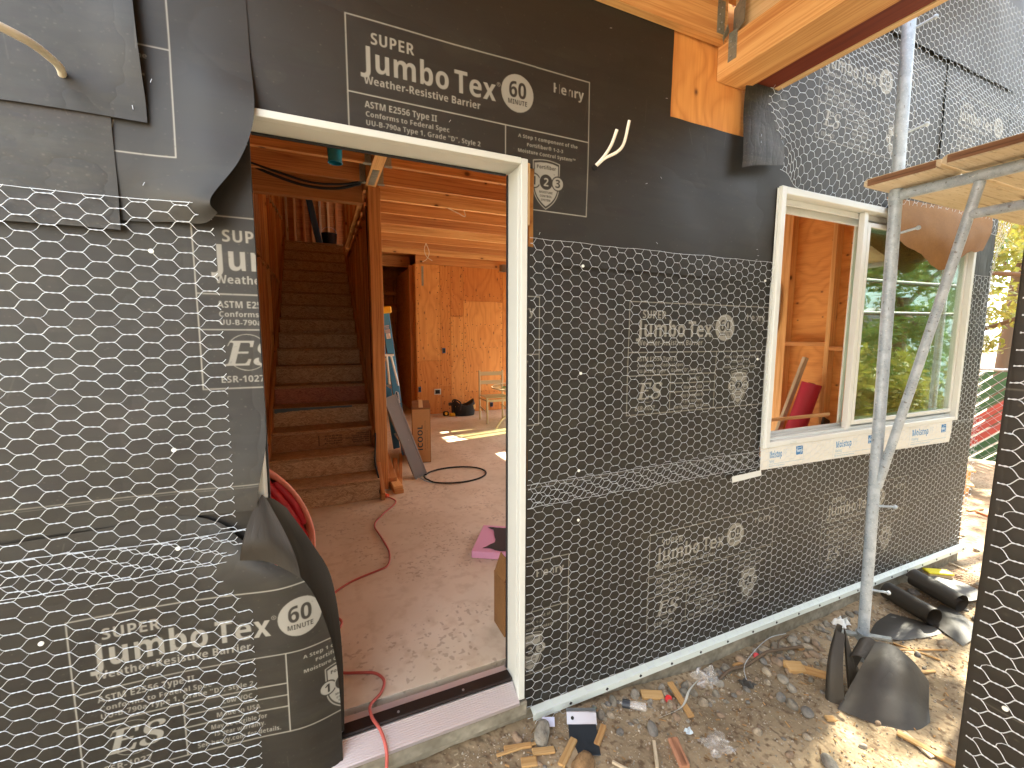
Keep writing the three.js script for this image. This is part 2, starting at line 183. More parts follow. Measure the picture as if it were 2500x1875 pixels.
// ---------------------------------------------------------------- printed building paper
const PPM = 480;                                                      // print pixels per metre
function canvasTex(w, h, draw, aniso) { const c = document.createElement('canvas'); c.width = w; c.height = h; draw(c.getContext('2d'), w, h); const t = new THREE.CanvasTexture(c); t.colorSpace = THREE.SRGBColorSpace; t.magFilter = THREE.LinearFilter; return t; }
function fitText(g, s, x, base, cap, width, font = 'sans-serif', style = 'bold', align = 'left') {   // cap height and width in the current units
  const ky = cap / 72; g.save(); g.font = `${style} 100px ${font}`; const m = g.measureText(s).width || 1, k = width ? width / m : ky;
  g.translate(x, base); g.scale(k, ky); g.textAlign = 'left'; g.fillText(s, align === 'center' ? -m / 2 : 0, 0); g.restore();
}
const INK = '#8a877d', PAPER = '#26231d';
function drawLabel(g, X, Y, s, ink = INK, paper = PAPER) {            // X, Y top-left of the printed frame in pixels, s pixels per metre
  g.save(); g.translate(X, Y); g.scale(s, s); g.fillStyle = ink; g.strokeStyle = ink;
  const T = (str, x, b, cap, w, al, font, st) => fitText(g, str, x, b, cap, w, font, st, al);
  const line = (...p) => { g.beginPath(); g.moveTo(p[0], p[1]); for (let i = 2; i < p.length; i += 2) g.lineTo(p[i], p[i + 1]); g.stroke(); };
  g.lineWidth = 0.0045; g.strokeRect(0, 0, 0.912, 0.516); line(0, 0.228, 0.912, 0.228); line(0, 0.335, 0.548, 0.335); line(0.548, 0.228, 0.548, 0.516); line(0.255, 0.335, 0.255, 0.516); line(0.255, 0.378, 0.548, 0.378); line(0.255, 0.42, 0.548, 0.42);
  T('SUPER', 0.073, 0.073, 0.036, 0.142); T('Jumbo', 0.05, 0.156, 0.074, 0.288); T('Tex', 0.352, 0.156, 0.074, 0.158); T('Weather-Resistive Barrier', 0.05, 0.195, 0.024, 0.4);
  g.lineWidth = 0.002; g.beginPath(); g.arc(0.52, 0.095, 0.0065, 0, 7); g.stroke(); T('R', 0.5175, 0.098, 0.006, 0.005);
  g.beginPath(); g.arc(0.596, 0.11, 0.066, 0, 7); g.fill(); g.fillStyle = paper; T('60', 0.596, 0.126, 0.056, 0.074, 'center'); T('MINUTE', 0.596, 0.15, 0.016, 0.08, 'center');
  g.fillStyle = ink; T('Henry', 0.745, 0.072, 0.034, 0.142); g.fillStyle = paper; g.fillRect(0.762, 0.03, 0.012, 0.05); g.fillRect(0.808, 0.03, 0.01, 0.05); g.fillRect(0.826, 0.03, 0.004, 0.05);
  g.fillStyle = ink; T('ASTM E2556 Type II', 0.05, 0.268, 0.0225, 0.24); T('Conforms to Federal Spec', 0.052, 0.296, 0.0145, 0.282); T('UU-B-790a Type 1, Grade "D", Style 2', 0.052, 0.322, 0.0145, 0.398);
  T('A Step 1 component of the', 0.73, 0.262, 0.0135, 0.262, 'center'); T('Fortifiber\u00ae 1-2-3', 0.715, 0.288, 0.0135, 0.16, 'center'); T('Moisture Control System\u2122', 0.725, 0.314, 0.0135, 0.255, 'center');
  T('ES', 0.125, 0.445, 0.078, 0.145, 'center', 'serif', 'bold italic'); g.lineWidth = 0.0025; g.beginPath(); g.arc(0.122, 0.405, 0.056, 3.5, 5.6); g.stroke(); g.beginPath(); g.arc(0.122, 0.405, 0.056, 0.4, 2.5); g.stroke(); T('ESR-1027', 0.045, 0.498, 0.02, 0.12);
  T('Low VOC', 0.402, 0.366, 0.0155, 0.085, 'center'); T('Made in USA', 0.402, 0.408, 0.0155, 0.125, 'center'); T('May be eligible for', 0.402, 0.448, 0.0145, 0.16, 'center'); T('15 year warranty.', 0.402, 0.474, 0.0145, 0.15, 'center'); T('See henry.com for details.', 0.402, 0.502, 0.0145, 0.24, 'center');
  // shield
  g.save(); g.translate(0.722, 0.412); g.lineWidth = 0.004; const sh = k => { g.beginPath(); g.moveTo(-0.058 * k, -0.078 * k); g.quadraticCurveTo(0, -0.094 * k, 0.058 * k, -0.078 * k); g.lineTo(0.056 * k, 0.02 * k); g.quadraticCurveTo(0.05 * k, 0.066 * k, 0, 0.096 * k); g.quadraticCurveTo(-0.05 * k, 0.066 * k, -0.056 * k, 0.02 * k); g.closePath(); };
  sh(1); g.stroke(); sh(0.9); g.fill(); g.fillStyle = paper; fitText(g, 'Fortifiber', 0, -0.052, 0.014, 0.085, 'sans-serif', 'bold', 'center'); fitText(g, 'MOISTURE', 0, 0.038, 0.009, 0.06, 'sans-serif', 'bold', 'center'); fitText(g, 'CONTROL', 0, 0.052, 0.009, 0.054, 'sans-serif', 'bold', 'center'); fitText(g, 'SYSTEM', 0, 0.066, 0.009, 0.042, 'sans-serif', 'bold', 'center');
  for (const [x, str] of [[-0.052, '1'], [0, '2'], [0.052, '3']]) { const r = str === '2' ? 0.03 : 0.026; g.fillStyle = str === '2' ? paper : ink; g.beginPath(); g.arc(x, -0.005, r, 0, 7); g.fill(); g.lineWidth = 0.004; g.strokeStyle = str === '2' ? ink : paper; g.stroke(); g.fillStyle = str === '2' ? ink : paper; fitText(g, str, x, 0.011, 0.032, 0.024, 'sans-serif', 'bold', 'center'); }
  g.restore(); g.restore();
}
// a sheet's material: area in wall metres, label corners, lap lines
function paperMat(x0, x1, y0, y1, labels, laps = [], seed = 1, base = PAPER, ppm = PPM) {
  const w = Math.round((x1 - x0) * ppm), h = Math.round((y1 - y0) * ppm);
  const t = canvasTex(w, h, g => {
    g.fillStyle = base; g.fillRect(0, 0, w, h); const R = rng(seed);
    for (let i = 0; i < 900; i++) { const a = R(); g.fillStyle = a > 0.5 ? `rgba(120,112,98,${0.012 + R() * 0.03})` : `rgba(10,9,8,${0.02 + R() * 0.05})`; const rx = 4 + R() * 60, ry = 2 + R() * 16; g.beginPath(); g.ellipse(R() * w, R() * h, rx, ry, 0, 0, 7); g.fill(); }
    for (const [lx, ly] of labels) drawLabel(g, (lx - x0) * ppm, (y1 - ly) * ppm, ppm, INK, base);
    for (const [yy, a, wd] of laps) { g.fillStyle = `rgba(176,172,160,${a})`; g.fillRect(0, (y1 - yy) * ppm, w, Math.max(1, wd * ppm)); }
    for (let i = 0; i < 4200; i++) { g.fillStyle = `rgba(${R() > 0.4 ? '26,24,22' : '170,160,140'},${R() * 0.22})`; g.fillRect(R() * w, R() * h, 1 + R() * 2, 1 + R()); }      // dust and worn ink
    for (let i = 0; i < 26; i++) { g.strokeStyle = `rgba(190,184,170,${0.05 + R() * 0.16})`; g.lineWidth = 0.6 + R(); const x = R() * w, y = R() * h; g.beginPath(); g.moveTo(x, y); g.lineTo(x + (R() - 0.5) * 26, y + (R() - 0.5) * 90); g.stroke(); }   // scuffs
  });
  const m = phy({ map: t, roughness: 0.53, ior: 1.5, bumpMap: wrinkle, bumpScale: 0.004, side: DS }); m.userData.box = [x0, x1, y0, y1];
  return m;
}
const wallUv = m => { const [x0, x1, y0, y1] = m.userData.box; return p => [(p[0] - x0) / (x1 - x0), (p[1] - y0) / (y1 - y0)]; };
const buckle = (x, y, a, s) => a * (fbm(x * 2.1, y * 2.6, s, 3) - 0.5) * 2 + a * 0.5 * (Math.pow(fbm(x * 4 + y * 1.5, y * 1.2, s + 7, 2), 2) - 0.3);
function sheet(name, parent, mat, x0, x1, y0, y1, z, amp = 0.006, seed = 3, lift, ragged = 0.004) {
  const nu = Math.max(8, Math.round((x1 - x0) / 0.025)), nv = Math.max(8, Math.round((y1 - y0) / 0.03)), uvf = wallUv(mat);
  const g = surf([[[x0, y0, z], [x1, y0, z]], [[x0, y1, z], [x1, y1, z]]], nu, nv, uvf, (p, u, v) => {
    const ex = ragged * (fbm(p[1] * 5, seed, seed, 3) - 0.5) * 2, ey = ragged * (fbm(p[0] * 5, seed + 3, seed, 3) - 0.5) * 2;
    p[0] += ex * (u > 0.999 || u < 0.001 ? 1 : 0); p[1] += ey * (v < 0.001 || v > 0.999 ? 1 : 0); p[2] += Math.max(-0.003, buckle(p[0], p[1], amp, seed)); if (lift) lift(p, u, v);
  });
  return part(name, g, mat, parent);
}
const mA = paperMat(-1.45, 2.25, 1.78, 3.05, [[0.118, 2.52], [0.118 - 1.372, 2.52]], [], 5);
const mB = paperMat(-1.45, -0.12, 0.92, 2.12, [[-0.327, 1.866]], [[1.045, 0.5, 0.004], [1.037, 0.35, 0.002], [0.955, 0.6, 0.006]], 6);
const mC = paperMat(-1.45, 0.1, -0.24, 1.06, [[-0.69, 0.7]], [[1.0, 0.5, 0.006]], 7);
const mD = paperMat(0.74, 2.2, 0.78, 1.92, [[1.273, 1.67], [1.273 - 1.372, 1.67]], [[0.89, 0.45, 0.004], [0.875, 0.3, 0.002]], 8);
const mE = paperMat(0.72, 4.62, -0.16, 0.9, [[0.07, 0.55], [1.443, 0.55], [2.815, 0.55]], [[0.84, 0.3, 0.004]], 9);
const mF = paperMat(2.02, 4.62, 2.24, 3.9, [[2.46, 3.09], [3.84, 3.09]], [], 10);
const mG = paperMat(4.2, 4.62, 0.7, 2.5, [], [], 12);

// a [z, y] profile drawn out along x
function alongX(prof, x0, x1, z = 0, y = 0) { const g = nidx(new THREE.ExtrudeGeometry(new THREE.Shape(prof.map(p => new THREE.Vector2(-p[0], p[1]))), { depth: x1 - x0, bevelEnabled: false })); g.rotateY(Math.PI / 2); g.translate(x0, y, z); return g; }

// ---------------------------------------------------------------- the house shell
const wall = thing('house_wall', 'black paper covered outside wall of the house with door and window openings', 'wall');
part('sheathing', boxes([[-4.2, -0.235, -0.12, 5.6, -0.14, 0], [-0.235, 0.775, 2.2, 5.6, -0.14, 0], [0.775, 2.2, -0.12, 5.6, -0.14, 0], [2.2, 4.262, -0.12, 0.9, -0.14, 0], [2.2, 4.262, 2.3, 5.6, -0.14, 0], [4.262, 4.6, -0.12, 5.6, -0.14, 0]]), M.ply, wall);
part('foundation_curb', boxes([[-4.2, 4.6, -0.5, -0.122, -0.2, 0.018]], 0.006), M.conc, wall);
part('backing_paper', boxes([[-1.6, -0.209, -0.2, 2.12, 0.001, 0.004]], 0.0005), M.paperDark, wall);
// upper sheet A: above the door, down both sides, curling at the door's left corner
sheet('weather_paper', wall, mA, -0.16, 0.79, 2.155, 2.83, 0.022, 0.004, 21, p => { p[1] -= 0; }, 0.002);
sheet('weather_paper', wall, mA, 0.785, 1.452, 1.8, 2.83, 0.02, 0.008, 21);
sheet('weather_paper', wall, mA, 1.45, 2.19, 1.8, 2.475, 0.02, 0.008, 21);
part('weather_paper', surf([
  [[-1.5, 1.83, 0.02], [-0.75, 1.83, 0.022], [-0.47, 1.827, 0.024], [-0.367, 1.832, 0.034], [-0.284, 1.831, 0.062], [-0.244, 1.855, 0.1]],
  [[-1.5, 1.9, 0.02], [-0.75, 1.9, 0.026], [-0.47, 1.9, 0.03], [-0.38, 1.9, 0.045], [-0.31, 1.895, 0.075], [-0.256, 1.889, 0.112]],
  [[-1.5, 2.0, 0.02], [-0.75, 2.0, 0.03], [-0.47, 2.0, 0.034], [-0.36, 2.0, 0.045], [-0.27, 2.0, 0.07], [-0.191, 2.001, 0.082]],
  [[-1.5, 2.1, 0.02], [-0.75, 2.1, 0.024], [-0.47, 2.1, 0.03], [-0.35, 2.1, 0.04], [-0.25, 2.1, 0.06], [-0.155, 2.096, 0.068]],
  [[-1.5, 2.2, 0.02], [-0.75, 2.2, 0.022], [-0.47, 2.2, 0.025], [-0.35, 2.2, 0.032], [-0.25, 2.2, 0.05], [-0.142, 2.185, 0.06]],
  [[-1.5, 2.36, 0.02], [-0.75, 2.36, 0.02], [-0.47, 2.36, 0.022], [-0.35, 2.36, 0.024], [-0.25, 2.36, 0.026], [-0.15, 2.36, 0.026]],
  [[-1.5, 2.83, 0.02], [-0.75, 2.83, 0.02], [-0.47, 2.83, 0.02], [-0.35, 2.83, 0.022], [-0.25, 2.83, 0.022], [-0.155, 2.83, 0.022]]], 60, 60, wallUv(mA), p => { p[2] += Math.max(-0.002, buckle(p[0], p[1], 0.009, 21)); }), mA, wall);
// the extra piece at the upper left
sheet('paper_patch', wall, paperMat(-1.55, -0.44, 1.75, 2.15, [], [], 37), -1.5, -0.478, 1.8, 2.12, 0.043, 0.004, 39);
sheet('paper_patch', wall, paperMat(-1.5, -0.38, 2.05, 2.85, [], [], 31), -1.5, -0.405, 2.085, 2.83, 0.05, 0.01, 33, p => { const e = sstep(-0.52, -0.405, p[0]); p[2] += 0.018 * e * sstep(2.1, 2.3, p[1]) * (1 - sstep(2.45, 2.7, p[1])); p[0] += 0.02 * (p[1] - 2.4) * -e; });
// left middle sheet B
sheet('weather_paper', wall, mB, -1.45, -0.166, 0.96, 2.08, 0.012, 0.009, 41, (p, u) => { const t = sstep(1.35, 1.0, p[1]) * sstep(-0.4, -0.17, p[0]); p[0] -= 0.035 * sstep(1.2, 0.96, p[1]) * u; p[2] += 0.028 * t; }, 0.003);
// left lower sheet C, its end swelling out over the doorway
part('weather_paper', surf([
  [[-1.45, -0.22, 0.02], [-0.9, -0.22, 0.02], [-0.5, -0.22, 0.025], [-0.25, -0.22, 0.04], [-0.1, -0.22, 0.05], [0.018, -0.22, 0.03]],
  [[-1.45, 0.0, 0.02], [-0.9, 0.0, 0.02], [-0.5, 0.0, 0.025], [-0.25, 0.0, 0.05], [-0.1, 0.0, 0.065], [0.018, 0.0, 0.042]],
  [[-1.45, 0.24, 0.02], [-0.9, 0.24, 0.02], [-0.5, 0.24, 0.03], [-0.25, 0.24, 0.055], [-0.1, 0.24, 0.075], [0.017, 0.239, 0.05]],
  [[-1.45, 0.42, 0.02], [-0.9, 0.42, 0.022], [-0.5, 0.42, 0.032], [-0.25, 0.43, 0.06], [-0.1, 0.43, 0.08], [0.004, 0.42, 0.055]],
  [[-1.45, 0.6, 0.02], [-0.9, 0.6, 0.022], [-0.5, 0.6, 0.03], [-0.28, 0.62, 0.055], [-0.13, 0.62, 0.08], [-0.035, 0.6, 0.06]],
  [[-1.45, 0.71, 0.02], [-0.9, 0.71, 0.022], [-0.5, 0.72, 0.028], [-0.32, 0.74, 0.05], [-0.18, 0.74, 0.075], [-0.086, 0.715, 0.06]],
  [[-1.45, 0.8, 0.02], [-0.9, 0.8, 0.02], [-0.55, 0.81, 0.026], [-0.38, 0.82, 0.035], [-0.25, 0.812, 0.058], [-0.172, 0.788, 0.058]],
  [[-1.45, 0.95, 0.016], [-0.9, 0.95, 0.016], [-0.6, 0.96, 0.018], [-0.42, 0.97, 0.018], [-0.31, 0.93, 0.022], [-0.26, 0.88, 0.035]]], 70, 60, wallUv(mC), p => { p[2] += Math.max(-0.002, buckle(p[0], p[1], 0.007, 51)); }), mC, wall);
part('paper_fold', surf([
  [[-0.255, 0.812, 0.062], [-0.172, 0.79, 0.066], [-0.086, 0.716, 0.066]],
  [[-0.243, 0.87, 0.08], [-0.17, 0.86, 0.075], [-0.1, 0.79, 0.05]],
  [[-0.222, 0.94, 0.055], [-0.175, 0.93, 0.045], [-0.135, 0.88, 0.02]],
  [[-0.19, 1.001, 0.02], [-0.186, 0.998, 0.016], [-0.178, 0.985, 0.01]]], 18, 18, null), M.paperDark, wall);
part('paper_fold', surf([
  [[-0.19, 0.99, 0.012], [-0.16, 0.972, -0.012], [-0.124, 0.928, -0.03]],
  [[-0.17, 0.88, -0.02], [-0.12, 0.85, -0.04], [-0.048, 0.771, -0.05]],
  [[-0.16, 0.72, -0.03], [-0.08, 0.7, -0.055], [0.01, 0.613, -0.06]],
  [[-0.14, 0.4, -0.02], [-0.05, 0.36, -0.045], [0.033, 0.319, -0.05]],
  [[-0.14, -0.12, 0.0], [-0.06, -0.12, -0.02], [0.024, -0.125, -0.03]]], 16, 40, null), M.paperDark, wall);
// right of the door: middle sheet D, its edge standing off the frame, and lower sheet E
sheet('weather_paper', wall, mD, 0.757, 2.188, 0.8, 1.86, 0.012, 0.006, 61, p => { p[2] += 0.02 * sstep(0.9, 0.76, p[0]); });
sheet('weather_paper', wall, mE, 0.742, 4.6, -0.135, 0.855, 0.008, 0.005, 71, p => { p[2] += 0.006 * sstep(0.2, -0.1, p[1]); });
sheet('weather_paper', wall, mF, 2.06, 3.72, 2.27, 3.27, 0.012, 0.005, 81); sheet('weather_paper', wall, mF, 3.7, 4.6, 2.27, 3.27, 0.02, 0.007, 83); sheet('weather_paper', wall, mF, 2.06, 4.6, 3.24, 3.88, 0.03, 0.007, 85);
{ const mO = paperMat(4.5, 5.2, 2.9, 3.95, [], [], 47); part('overhang', boxes([[4.602, 5.08, 2.93, 5.6, -9.5, 0]]), M.ply, wall); sheet('weather_paper', wall, mO, 4.59, 5.085, 2.92, 3.88, 0.022, 0.007, 86); }
sheet('weather_paper', wall, mG, 4.262, 4.6, 0.82, 2.29, 0.016, 0.004, 87);
sheet('paper_flap', wall, paperMat(1.84, 2.2, 2.24, 2.72, [], [], 35), 1.868, 2.15, 2.31, 2.69, 0.05, 0.006, 89, (p, u) => { p[2] += 0.016 * Math.sin(u * 3.2 + 0.4) + 0.02 * u + 0.006 * Math.sin(p[1] * 14); p[1] += 0.055 * u * sstep(2.69, 2.31, p[1]); });
// bare plywood between the paper and the beam
piece('plywood_patch', M.ply, wall, 1.435, 1.895, 2.44, 2.84, 0.001, 0.012, 0.001);
// staples
{
  const sg = cbox(0.011, 0.0016, 0.0014, 0.0004);
  for (const [x, y, z, r] of [[-0.384, 2.195, 0.05, 1.2], [-0.428, 2.118, 0.052, 1.7], [-0.42, 1.925, 0.046, 1.1], [0.452, 2.262, 0.028, 0.9], [1.45, 2.828, 0.026, 0.2], [1.424, 2.542, 0.026, 0.1], [1.41, 2.21, 0.026, -0.7], [1.33, 2.175, 0.026, 0.4], [1.4, 1.93, 0.026, -0.6], [2.05, 1.955, 0.026, 0.1], [2.06, 1.925, 0.026, 0.1], [2.05, 1.905, 0.026, 0.2], [0.81, 1.915, 0.026, 1.2], [1.95, 2.43, 0.088, 1.5], [1.95, 2.46, 0.088, 1.5], [1.12, 2.74, 0.03, 0.2], [0.25, 2.66, 0.028, 0.5]]) part('staple', sg, M.zinc, wall, [x, y, z], [0, 0, r]);
}
// weep screed along the bottom
{
  part('weep_screed', alongX([[0.0, -0.118], [0.03, -0.13], [0.0325, -0.157], [0.03, -0.158], [0.027, -0.133], [0.0, -0.122]], 0.79, 4.63, 0.018), std({ color: 0xd4ddd8, metalness: 0.25, roughness: 0.5 }), wall);
  for (let k = 0; k < 19; k++) part('weep_slot', cbox(0.012, 0.012, 0.003, 0.0005), M.black, wall, [0.98 + k * 0.2, -0.144, 0.0495], [0, 0, -0.7]);
}
// rest of the shell
const shell = [];
function shellThing(name, label, cat, list, mat = M.ply) { const t = thing(name, label, cat); part('sheathing', boxes(list), mat, t); return t; }
const endWall = shellThing('end_wall', 'plywood end wall with studs seen through the open window', 'wall', [
  [4.462, 4.6, -0.12, 5.6, -1.75, -0.142], [4.462, 4.6, -0.12, 2.87, -4.93, -4.05], [4.462, 4.6, -0.12, 2.87, -5.5, -5.3], [4.462, 4.6, -0.12, 2.87, -9.5, -6.64],
  [4.462, 4.6, 2.12, 2.87, -4.05, -1.75], [4.462, 4.6, 2.45, 2.87, -5.3, -4.93], [4.462, 4.6, 2.4, 2.87, -6.64, -5.5], [4.462, 4.6, -0.12, 0.01, -5.3, -4.93],  // wide openings added out of view to let sun and sky light inside
  [4.462, 4.6, 2.87, 4.1, -9.5, -1.75], [4.462, 4.6, 5.1, 5.6, -9.5, -1.75], [4.462, 4.6, 4.1, 5.1, -4.2, -1.75], [4.462, 4.6, 4.1, 5.1, -9.5, -8.4]]);
{ const pc = thing('added_sun_cover', 'added unseen cover outside the end wall that blocks direct sun', 'roof'); part('deck', boxes([[4.62, 6.75, 2.62, 2.68, -8.0, -5.72]]), M.ply, pc); for (const [x, z] of [[6.65, -7.9], [6.65, -5.8]]) part('post', boxes([[x - 0.05, x + 0.05, -0.3, 2.62, z - 0.05, z + 0.05]]), M.firB, pc); }  // added cover, unseen, keeps direct sun out of the rear end wall opening
piece('mullion', M.firB, endWall, 4.5, 4.56, 0.01, 2.45, -5.13, -5.09);
for (const [z, w] of [[-1.41, 0.09], [-0.962, 0.04], [-0.56, 0.04], [-1.7, 0.04]]) piece('stud', M.firA, endWall, 4.372, 4.461, 0.005, 2.868, z - w / 2, z + w / 2);
for (const [a, b, y] of [[-1.364, -0.983, 1.43], [-1.679, -1.456, 1.4], [-0.941, -0.581, 1.39]]) piece('blocking', M.firB, endWall, 4.374, 4.46, y, y + 0.04, a, b);

shellThing('side_wall', 'far left outside wall of the house beyond the frame', 'wall', [[-4.2, -4.06, -0.12, 5.6, -9.5, -0.142]]);
shellThing('rear_wall', 'rear outside wall of the house behind the stair hall', 'wall', [[-4.06, 4.46, -0.12, 5.6, -9.64, -9.5]]);
shellThing('house_roof', 'flat roof deck with an unseen opening added to let sky light in', 'roof', [[-4.5, 1.8, 5.604, 5.75, -9.9, 0.45], [1.8, 5.0, 5.604, 5.75, -9.9, -4.6], [1.8, 5.0, 5.604, 5.75, -0.4, 0.45], [4.42, 5.0, 5.604, 5.75, -4.6, -0.4]], M.conc);  // hole left in the deck to bring sky light into the rooms
struct('floor', boxes([[-4.06, 4.46, -0.3, 0, -9.5, -0.16]], 0.001), M.slab);
struct('subfloor', boxes([[0.58, 2.1, 3.1, 3.12, -9.5, -0.142], [2.1, 2.9, 3.1, 3.12, -9.5, -2.9], [2.9, 4.46, 3.1, 3.12, -9.5, -4.5], [2.1, 4.46, 3.1, 3.12, -1.85, -0.142], [-4.06, -0.585, 3.1, 3.12, -9.5, -0.142], [-0.585, 0.58, 3.1, 3.12, -3.0, -0.142], [-0.585, 0.58, 3.1, 3.12, -9.5, -7.1]]), M.ply);  // gap over the hidden corner passes light from the roof opening
// ---------------------------------------------------------------- door frame and threshold
{
  const d = thing('door_frame', 'white door frame without a door, standing open to the stair hall', 'door frame');
  const jambR = part('jamb', boxes([[0.722, 0.744, -0.03, 2.157, -0.09, 0.012], [0.727, 0.744, -0.03, 2.162, 0.012, 0.022], [0.719, 0.746, -0.035, 2.174, 0.022, 0.05]], 0.0015), M.white, d);
  part('weatherstrip', boxes([[0.716, 0.7215, 0.02, 2.154, -0.09, -0.078]], 0.001), M.black, jambR);
  const jambL = part('jamb', boxes([[-0.208, -0.182, -0.03, 2.157, -0.09, 0.002]], 0.0015), M.white, d);
  part('weatherstrip', boxes([[-0.1815, -0.175, 0.02, 2.154, -0.09, -0.078]], 0.001), M.black, jambL);
  const head = part('head', boxes([[-0.208, 0.744, 2.158, 2.172, -0.09, 0.012], [-0.208, 0.744, 2.163, 2.174, 0.012, 0.022], [-0.165, 0.7185, 2.154, 2.176, 0.022, 0.05]], 0.0015), M.white, d);
  part('weatherstrip', boxes([[-0.17, 0.712, 2.151, 2.1575, -0.09, -0.078]], 0.001), M.black, head);
  piece('trimmer_stud', M.firA, d, 0.748, 0.774, 0.0, 2.17, -0.139, -0.002); piece('trimmer_stud', M.firA, d, -0.234, -0.21, 0.0, 2.17, -0.139, -0.002); piece('header_plate', M.firB, d, -0.234, 0.774, 2.178, 2.198, -0.139, -0.002);
  piece('buck_strip', M.pale, d, 0.7465, 0.766, 1.94, 2.17, 0.0, 0.03); piece('paper_edge', M.paperDark, d, 0.7465, 0.762, -0.03, 1.938, 0.0, 0.022);
  const prof = [[-0.11, 0.0]]; prof.push([-0.11, 0.012]); const n = 11; for (let k = 0; k < n; k++) { const z = -0.015 + k * 0.0068, y = 0.004 - k * 0.0037; prof.push([z, y], [z + 0.0008, y + 0.0022], [z + 0.0022, y + 0.0016], [z + 0.003, y - 0.0012]); } prof.push([0.06, -0.037], [0.06, -0.05], [-0.11, -0.05]);
  const sill = part('threshold', alongX(prof, -0.19, 0.7185), M.alu, d);
  part('threshold_cap', boxes([[-0.18, 0.7185, 0.006, 0.02, -0.075, -0.016]], 0.004), M.bronze, sill);
  for (const x of [0.02, 0.23, 0.5]) part('screw', new THREE.CylinderGeometry(0.005, 0.005, 0.003, 10), M.zinc, sill, [x, 0.0212, -0.04]);
  part('sill_mortar', boxes([[-0.21, 0.76, -0.115, -0.051, -0.1, 0.052]], 0.006), M.conc, d);
}
// ---------------------------------------------------------------- window
{
  const w = thing('sliding_window', 'white vinyl sliding window standing half open in the black wall', 'window');
  const X0 = 2.19, X1 = 4.272, Y0 = 0.912, Y1 = 2.282;
  const fr = part('frame', boxes([[X0, X0 + 0.036, Y0, Y1, -0.09, 0.042], [X1 - 0.036, X1, Y0, Y1, -0.09, 0.042], [X0 + 0.036, X1 - 0.036, Y1 - 0.036, Y1, -0.09, 0.04], [X0 + 0.036, X1 - 0.036, Y0, Y0 + 0.03, -0.09, 0.04]], 0.003), M.vinyl, w);
  part('nail_fin', boxes([[X0 - 0.016, X0, Y0 - 0.005, Y1 - 0.01, 0.024, 0.027], [X1, X1 + 0.012, Y0, Y1, 0.024, 0.027]], 0.0005), M.white, fr);
  part('track', boxes([[X0 + 0.036, X1 - 0.036, Y0 + 0.0301, Y0 + 0.046, 0.002, 0.008], [X0 + 0.036, X1 - 0.036, Y0 + 0.0301, Y0 + 0.05, -0.03, -0.022], [X0 + 0.036, X1 - 0.036, Y0 + 0.0301, Y0 + 0.058, -0.075, -0.062], [X0 + 0.036, X1 - 0.036, Y1 - 0.066, Y1 - 0.0361, -0.03, -0.018], [X0 + 0.036, X1 - 0.036, Y1 - 0.086, Y1 - 0.0361, -0.088, -0.07]], 0.001), M.vinyl, fr);
  part('weep_cover', cbox(0.05, 0.014, 0.006, 0.003), M.white, fr, [2.42, Y0 + 0.012, 0.0435]);
  part('mullion', boxes([[2.954, 2.985, Y0 + 0.031, Y1 - 0.037, -0.012, 0.02], [2.985, 3.006, Y0 + 0.031, Y1 - 0.037, -0.02, 0.012]], 0.002), M.vinyl, w);
  const fp = part('fixed_sash', boxes([[3.0075, 3.036, Y0 + 0.06, Y1 - 0.09, -0.02, 0.014], [4.208, 4.234, Y0 + 0.06, Y1 - 0.09, -0.02, 0.014], [3.036, 4.208, Y0 + 0.06, Y0 + 0.086, -0.02, 0.014], [3.036, 4.208, Y1 - 0.116, Y1 - 0.09, -0.02, 0.014]], 0.002), M.vinyl, w);
  part('pane', cbox(1.174, 1.2, 0.001, 0.0001), M.glass, fp, [3.622, (Y0 + Y1) / 2, 0.004]);
  part('pane', cbox(1.174, 1.2, 0.001, 0.0001), M.glass, fp, [3.622, (Y0 + Y1) / 2, -0.012]);
  const ss = part('sliding_sash', boxes([[3.05, 3.09, Y0 + 0.062, Y1 - 0.092, -0.06, -0.034], [4.17, 4.2, Y0 + 0.062, Y1 - 0.092, -0.06, -0.034], [3.09, 4.17, Y0 + 0.062, Y0 + 0.09, -0.06, -0.034], [3.09, 4.17, Y1 - 0.12, Y1 - 0.092, -0.06, -0.034]], 0.002), M.vinyl, w);
  part('pane', cbox(1.09, 1.17, 0.001, 0.0001), M.glass, ss, [3.63, (Y0 + Y1) / 2, -0.047]);
  // sticker on the mullion
  part('sticker', cbox(0.012, 0.12, 0.0006, 0.0001), M.trimW, w, [2.97, 1.62, 0.0207]);
}
